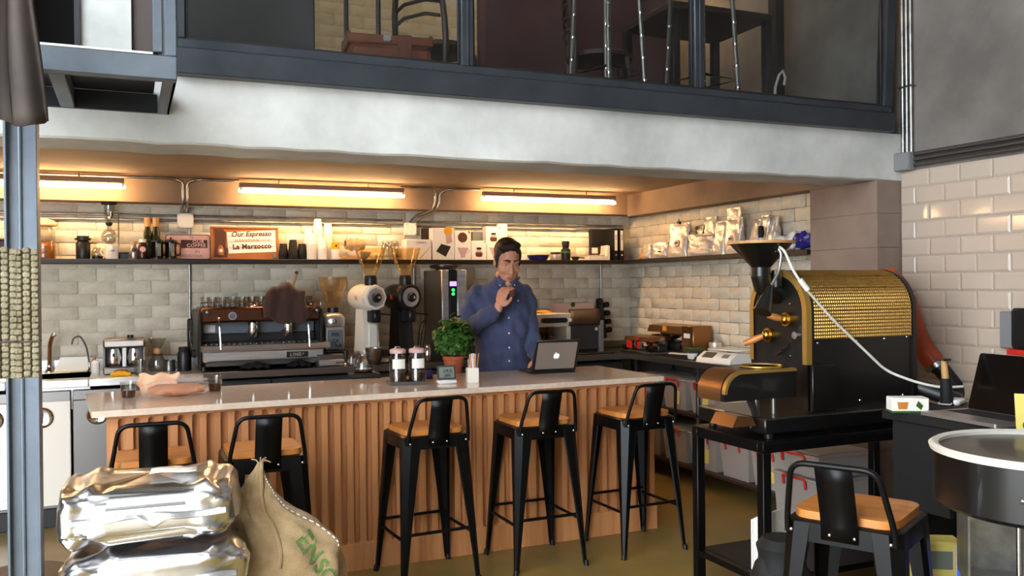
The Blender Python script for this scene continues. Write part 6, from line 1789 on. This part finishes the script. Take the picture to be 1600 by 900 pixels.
# ------------------------------------------------------------------ silver sacks and burlap in the left foreground
random.seed(31)
def sgnp(c, e): return math.copysign(abs(c)**e, c)
def foil_sack(loc, rz, w, d, h, seed, label, sticker=False):
    rs = random.Random(seed)
    t = thing('silver_bag', label, 'bag', loc, rz, 'silver foil bags in a stack')
    ph = [rs.uniform(0,6) for _ in range(8)]
    def f(u, v):
        a = 2*PI*u; b = PI*(v-.5)
        x = sgnp(math.cos(a), .24)*sgnp(math.cos(b), .2); y = sgnp(math.sin(a), .24)*sgnp(math.cos(b), .2); z = sgnp(math.sin(b), .32)
        # belly and corner pinch
        ex = 1-.05*z*z+.03*math.sin(3*y+ph[0]); ey = 1-.08*z*z+.03*math.sin(4*x+ph[1])
        p = Vector((x*w/2*ex, y*d/2*ey, z*h/2*(1-.10*(x*x+y*y)*.5)))
        wr = .85*(.010*math.sin(7*x+5*z+ph[2]+3*math.sin(4*x+ph[3]))*(.5+.5*abs(z)) + .007*math.sin(13*x-9*y+ph[4]) + .012*(abs(math.sin(5*x+6*z+ph[5]))-.5)+ .007*abs(math.sin(9*x-7*z+ph[7])) + .003*math.sin(29*x+17*z+ph[6]))
        n = Vector((x*.3,y*.8,z)).normalized()
        return p + n*wr
    mb = MB().grid(f, 110, 60, True)
    mb.v = [Vector((p.x,p.y,p.z)) for p in mb.v]
    zm = min(p.z for p in mb.v); zM = max(p.z for p in mb.v)
    mb.v = [Vector((p.x,p.y,(p.z-zm)*h/(zM-zm))) for p in mb.v]
    mb.build('foil_body', 'foil', t, angle=34)
    # folded seam flap across the front
    def fl(u, v):
        x = -w*.40+w*.84*u
        dip = .035*max(0,1-abs(u-.52)/.09)
        return Vector((x, -d/2-.010-.012*v+.004*math.sin(17*u+ph[0]), h*.56-v*(.02+dip)+.006*math.sin(9*u+ph[1])))
    MB().grid(fl, 60, 5).build('seam_flap', 'foil', t, angle=40).modifiers.new('t','SOLIDIFY').thickness = .002
    if sticker:
        MB().grid(lambda u,v: Vector((.0+.15*u, -.10+.09*v, h+.008+.003*math.sin(6*u))), 6, 5).build('tape_label', 'paper_white', t, angle=60).modifiers.new('t','SOLIDIFY').thickness = .0015
    return t
labs = ['silver foil bag lowest in the stack, on the floor','silver foil bag second from the bottom of the stack','silver foil bag second from the top, cut by the lower frame edge','topmost silver foil bag with a pale tape label']
for k in range(4):
    foil_sack((.075+(.012 if k == 2 else 0)-.006*k+.01,3.31-(.012 if k == 2 else 0),.001+k*.217), (.0,.05,-.05,-.10)[k], .57, .43, .2165, 40+k, labs[k], k == 3)
# burlap sack with a peaked corner
BC = (.49,3.43)
rings = [(.07,0,.0,.16,.16),(.07,0,.04,.185,.19),(.07,0,.2,.19,.2),(.07,0,.38,.185,.195),(.07,0,.47,.18,.185),(.06,.0,.54,.17,.16),(.02,.01,.61,.14,.12),(-.03,.012,.67,.095,.09),(-.05,.012,.725,.062,.062),(-.05,.012,.77,.038,.038),(-.045,.01,.81,.018,.016),(-.04,.01,.835,.010,.009)]
def sack(u, v):
    s = v*(len(rings)-1); i = min(int(s), len(rings)-2); f_ = s-i
    r0, r1 = rings[i], rings[i+1]; q = [r0[j]*(1-f_)+r1[j]*f_ for j in range(5)]
    a = 2*PI*u
    wv = .012*math.sin(3*a+v*7)+.008*math.sin(7*a-v*15)+.006*math.sin(11*a+v*30)
    k = min(1, q[3]/.15)
    return Vector((q[0]+(q[3]+wv*k)*sgnp(math.cos(a),.8), q[1]+(q[4]+wv*k)*sgnp(math.sin(a),.8), q[2]))
t = thing('burlap_sack', 'open weave burlap coffee sack with a peaked top beside the silver bags', 'sack', (*BC,0), .0)
sk = MB().grid(sack, 72, 70, True).build('sack_body', 'burlap', t, angle=80)
# hem ridge, stitching and frayed tie
ridge = [sack(.80-.10*k/20, 1-.62*k/20)+Vector((0,-.006,0)) for k in range(21)]
MB().tube(ridge, .007, 8).build('hem', 'burlap', t)
for k in range(22):
    q = sack(.86+.002*k, .86-.02*k); q2 = sack(.86+.002*k+.001, .86-.02*k-.011)
    MB().tube([q+Vector((.002,-.004,0)), q2+Vector((.002,-.004,0))], .0022, 5).build('stitch', 'paper_white', t)
for k in range(5):
    a = random.uniform(0,6)
    MB().tube([(-.04,.01,.83),(-.04+.02*math.cos(a),.01+.02*math.sin(a),.845),(-.04+.04*math.cos(a),.01+.035*math.sin(a),.84+random.uniform(-.01,.015))], .0025, 5).build('frayed_end', 'burlap', t)
bvh = BVHTree.FromPolygons([v.co for v in sk.data.vertices], [tuple(p.vertices) for p in sk.data.polygons])
def printed(body, size, x, z, rot):
    me = text_mesh(body, size, depth=0, bold=.002)
    vd = Vector((.15,1,0)).normalized()
    bm = bmesh.new(); bm.from_mesh(me); bmesh.ops.subdivide_edges(bm, edges=bm.edges[:], cuts=1)
    ok = True
    for v in bm.verts:
        px = v.co.x*math.cos(rot)-v.co.y*math.sin(rot)+x; pz = v.co.x*math.sin(rot)+v.co.y*math.cos(rot)+z
        h_ = bvh.ray_cast(Vector((px,0,pz))-vd*2, vd)
        if h_[0] is None: ok = False; continue
        v.co = h_[0]-vd*.004
    bm.to_mesh(me); bm.free()
    link('print', me, 'burlap_ink', t)
printed('EN', .085, .135, .535, -1.0)
printed('SC', .08, .19, .44, -1.0)
printed('COF', .07, .10, .36, -1.0)
t = thing('side_stool', 'low round black stool beside the silver bags at the left', 'stool', (-.36,3.62,0))
MB().lathe([(.0,.43),(.15,.43),(.16,.44),(.16,.465),(.15,.475),(0,.477)], n=32).build('seat', 'dark_walnut', t)
for k in range(3):
    a = 2*PI*k/3+.4
    MB().tube([(.08*math.cos(a),.08*math.sin(a),.43),(.15*math.cos(a),.15*math.sin(a),0)], .014, 8).build('leg', 'black_metal', t)
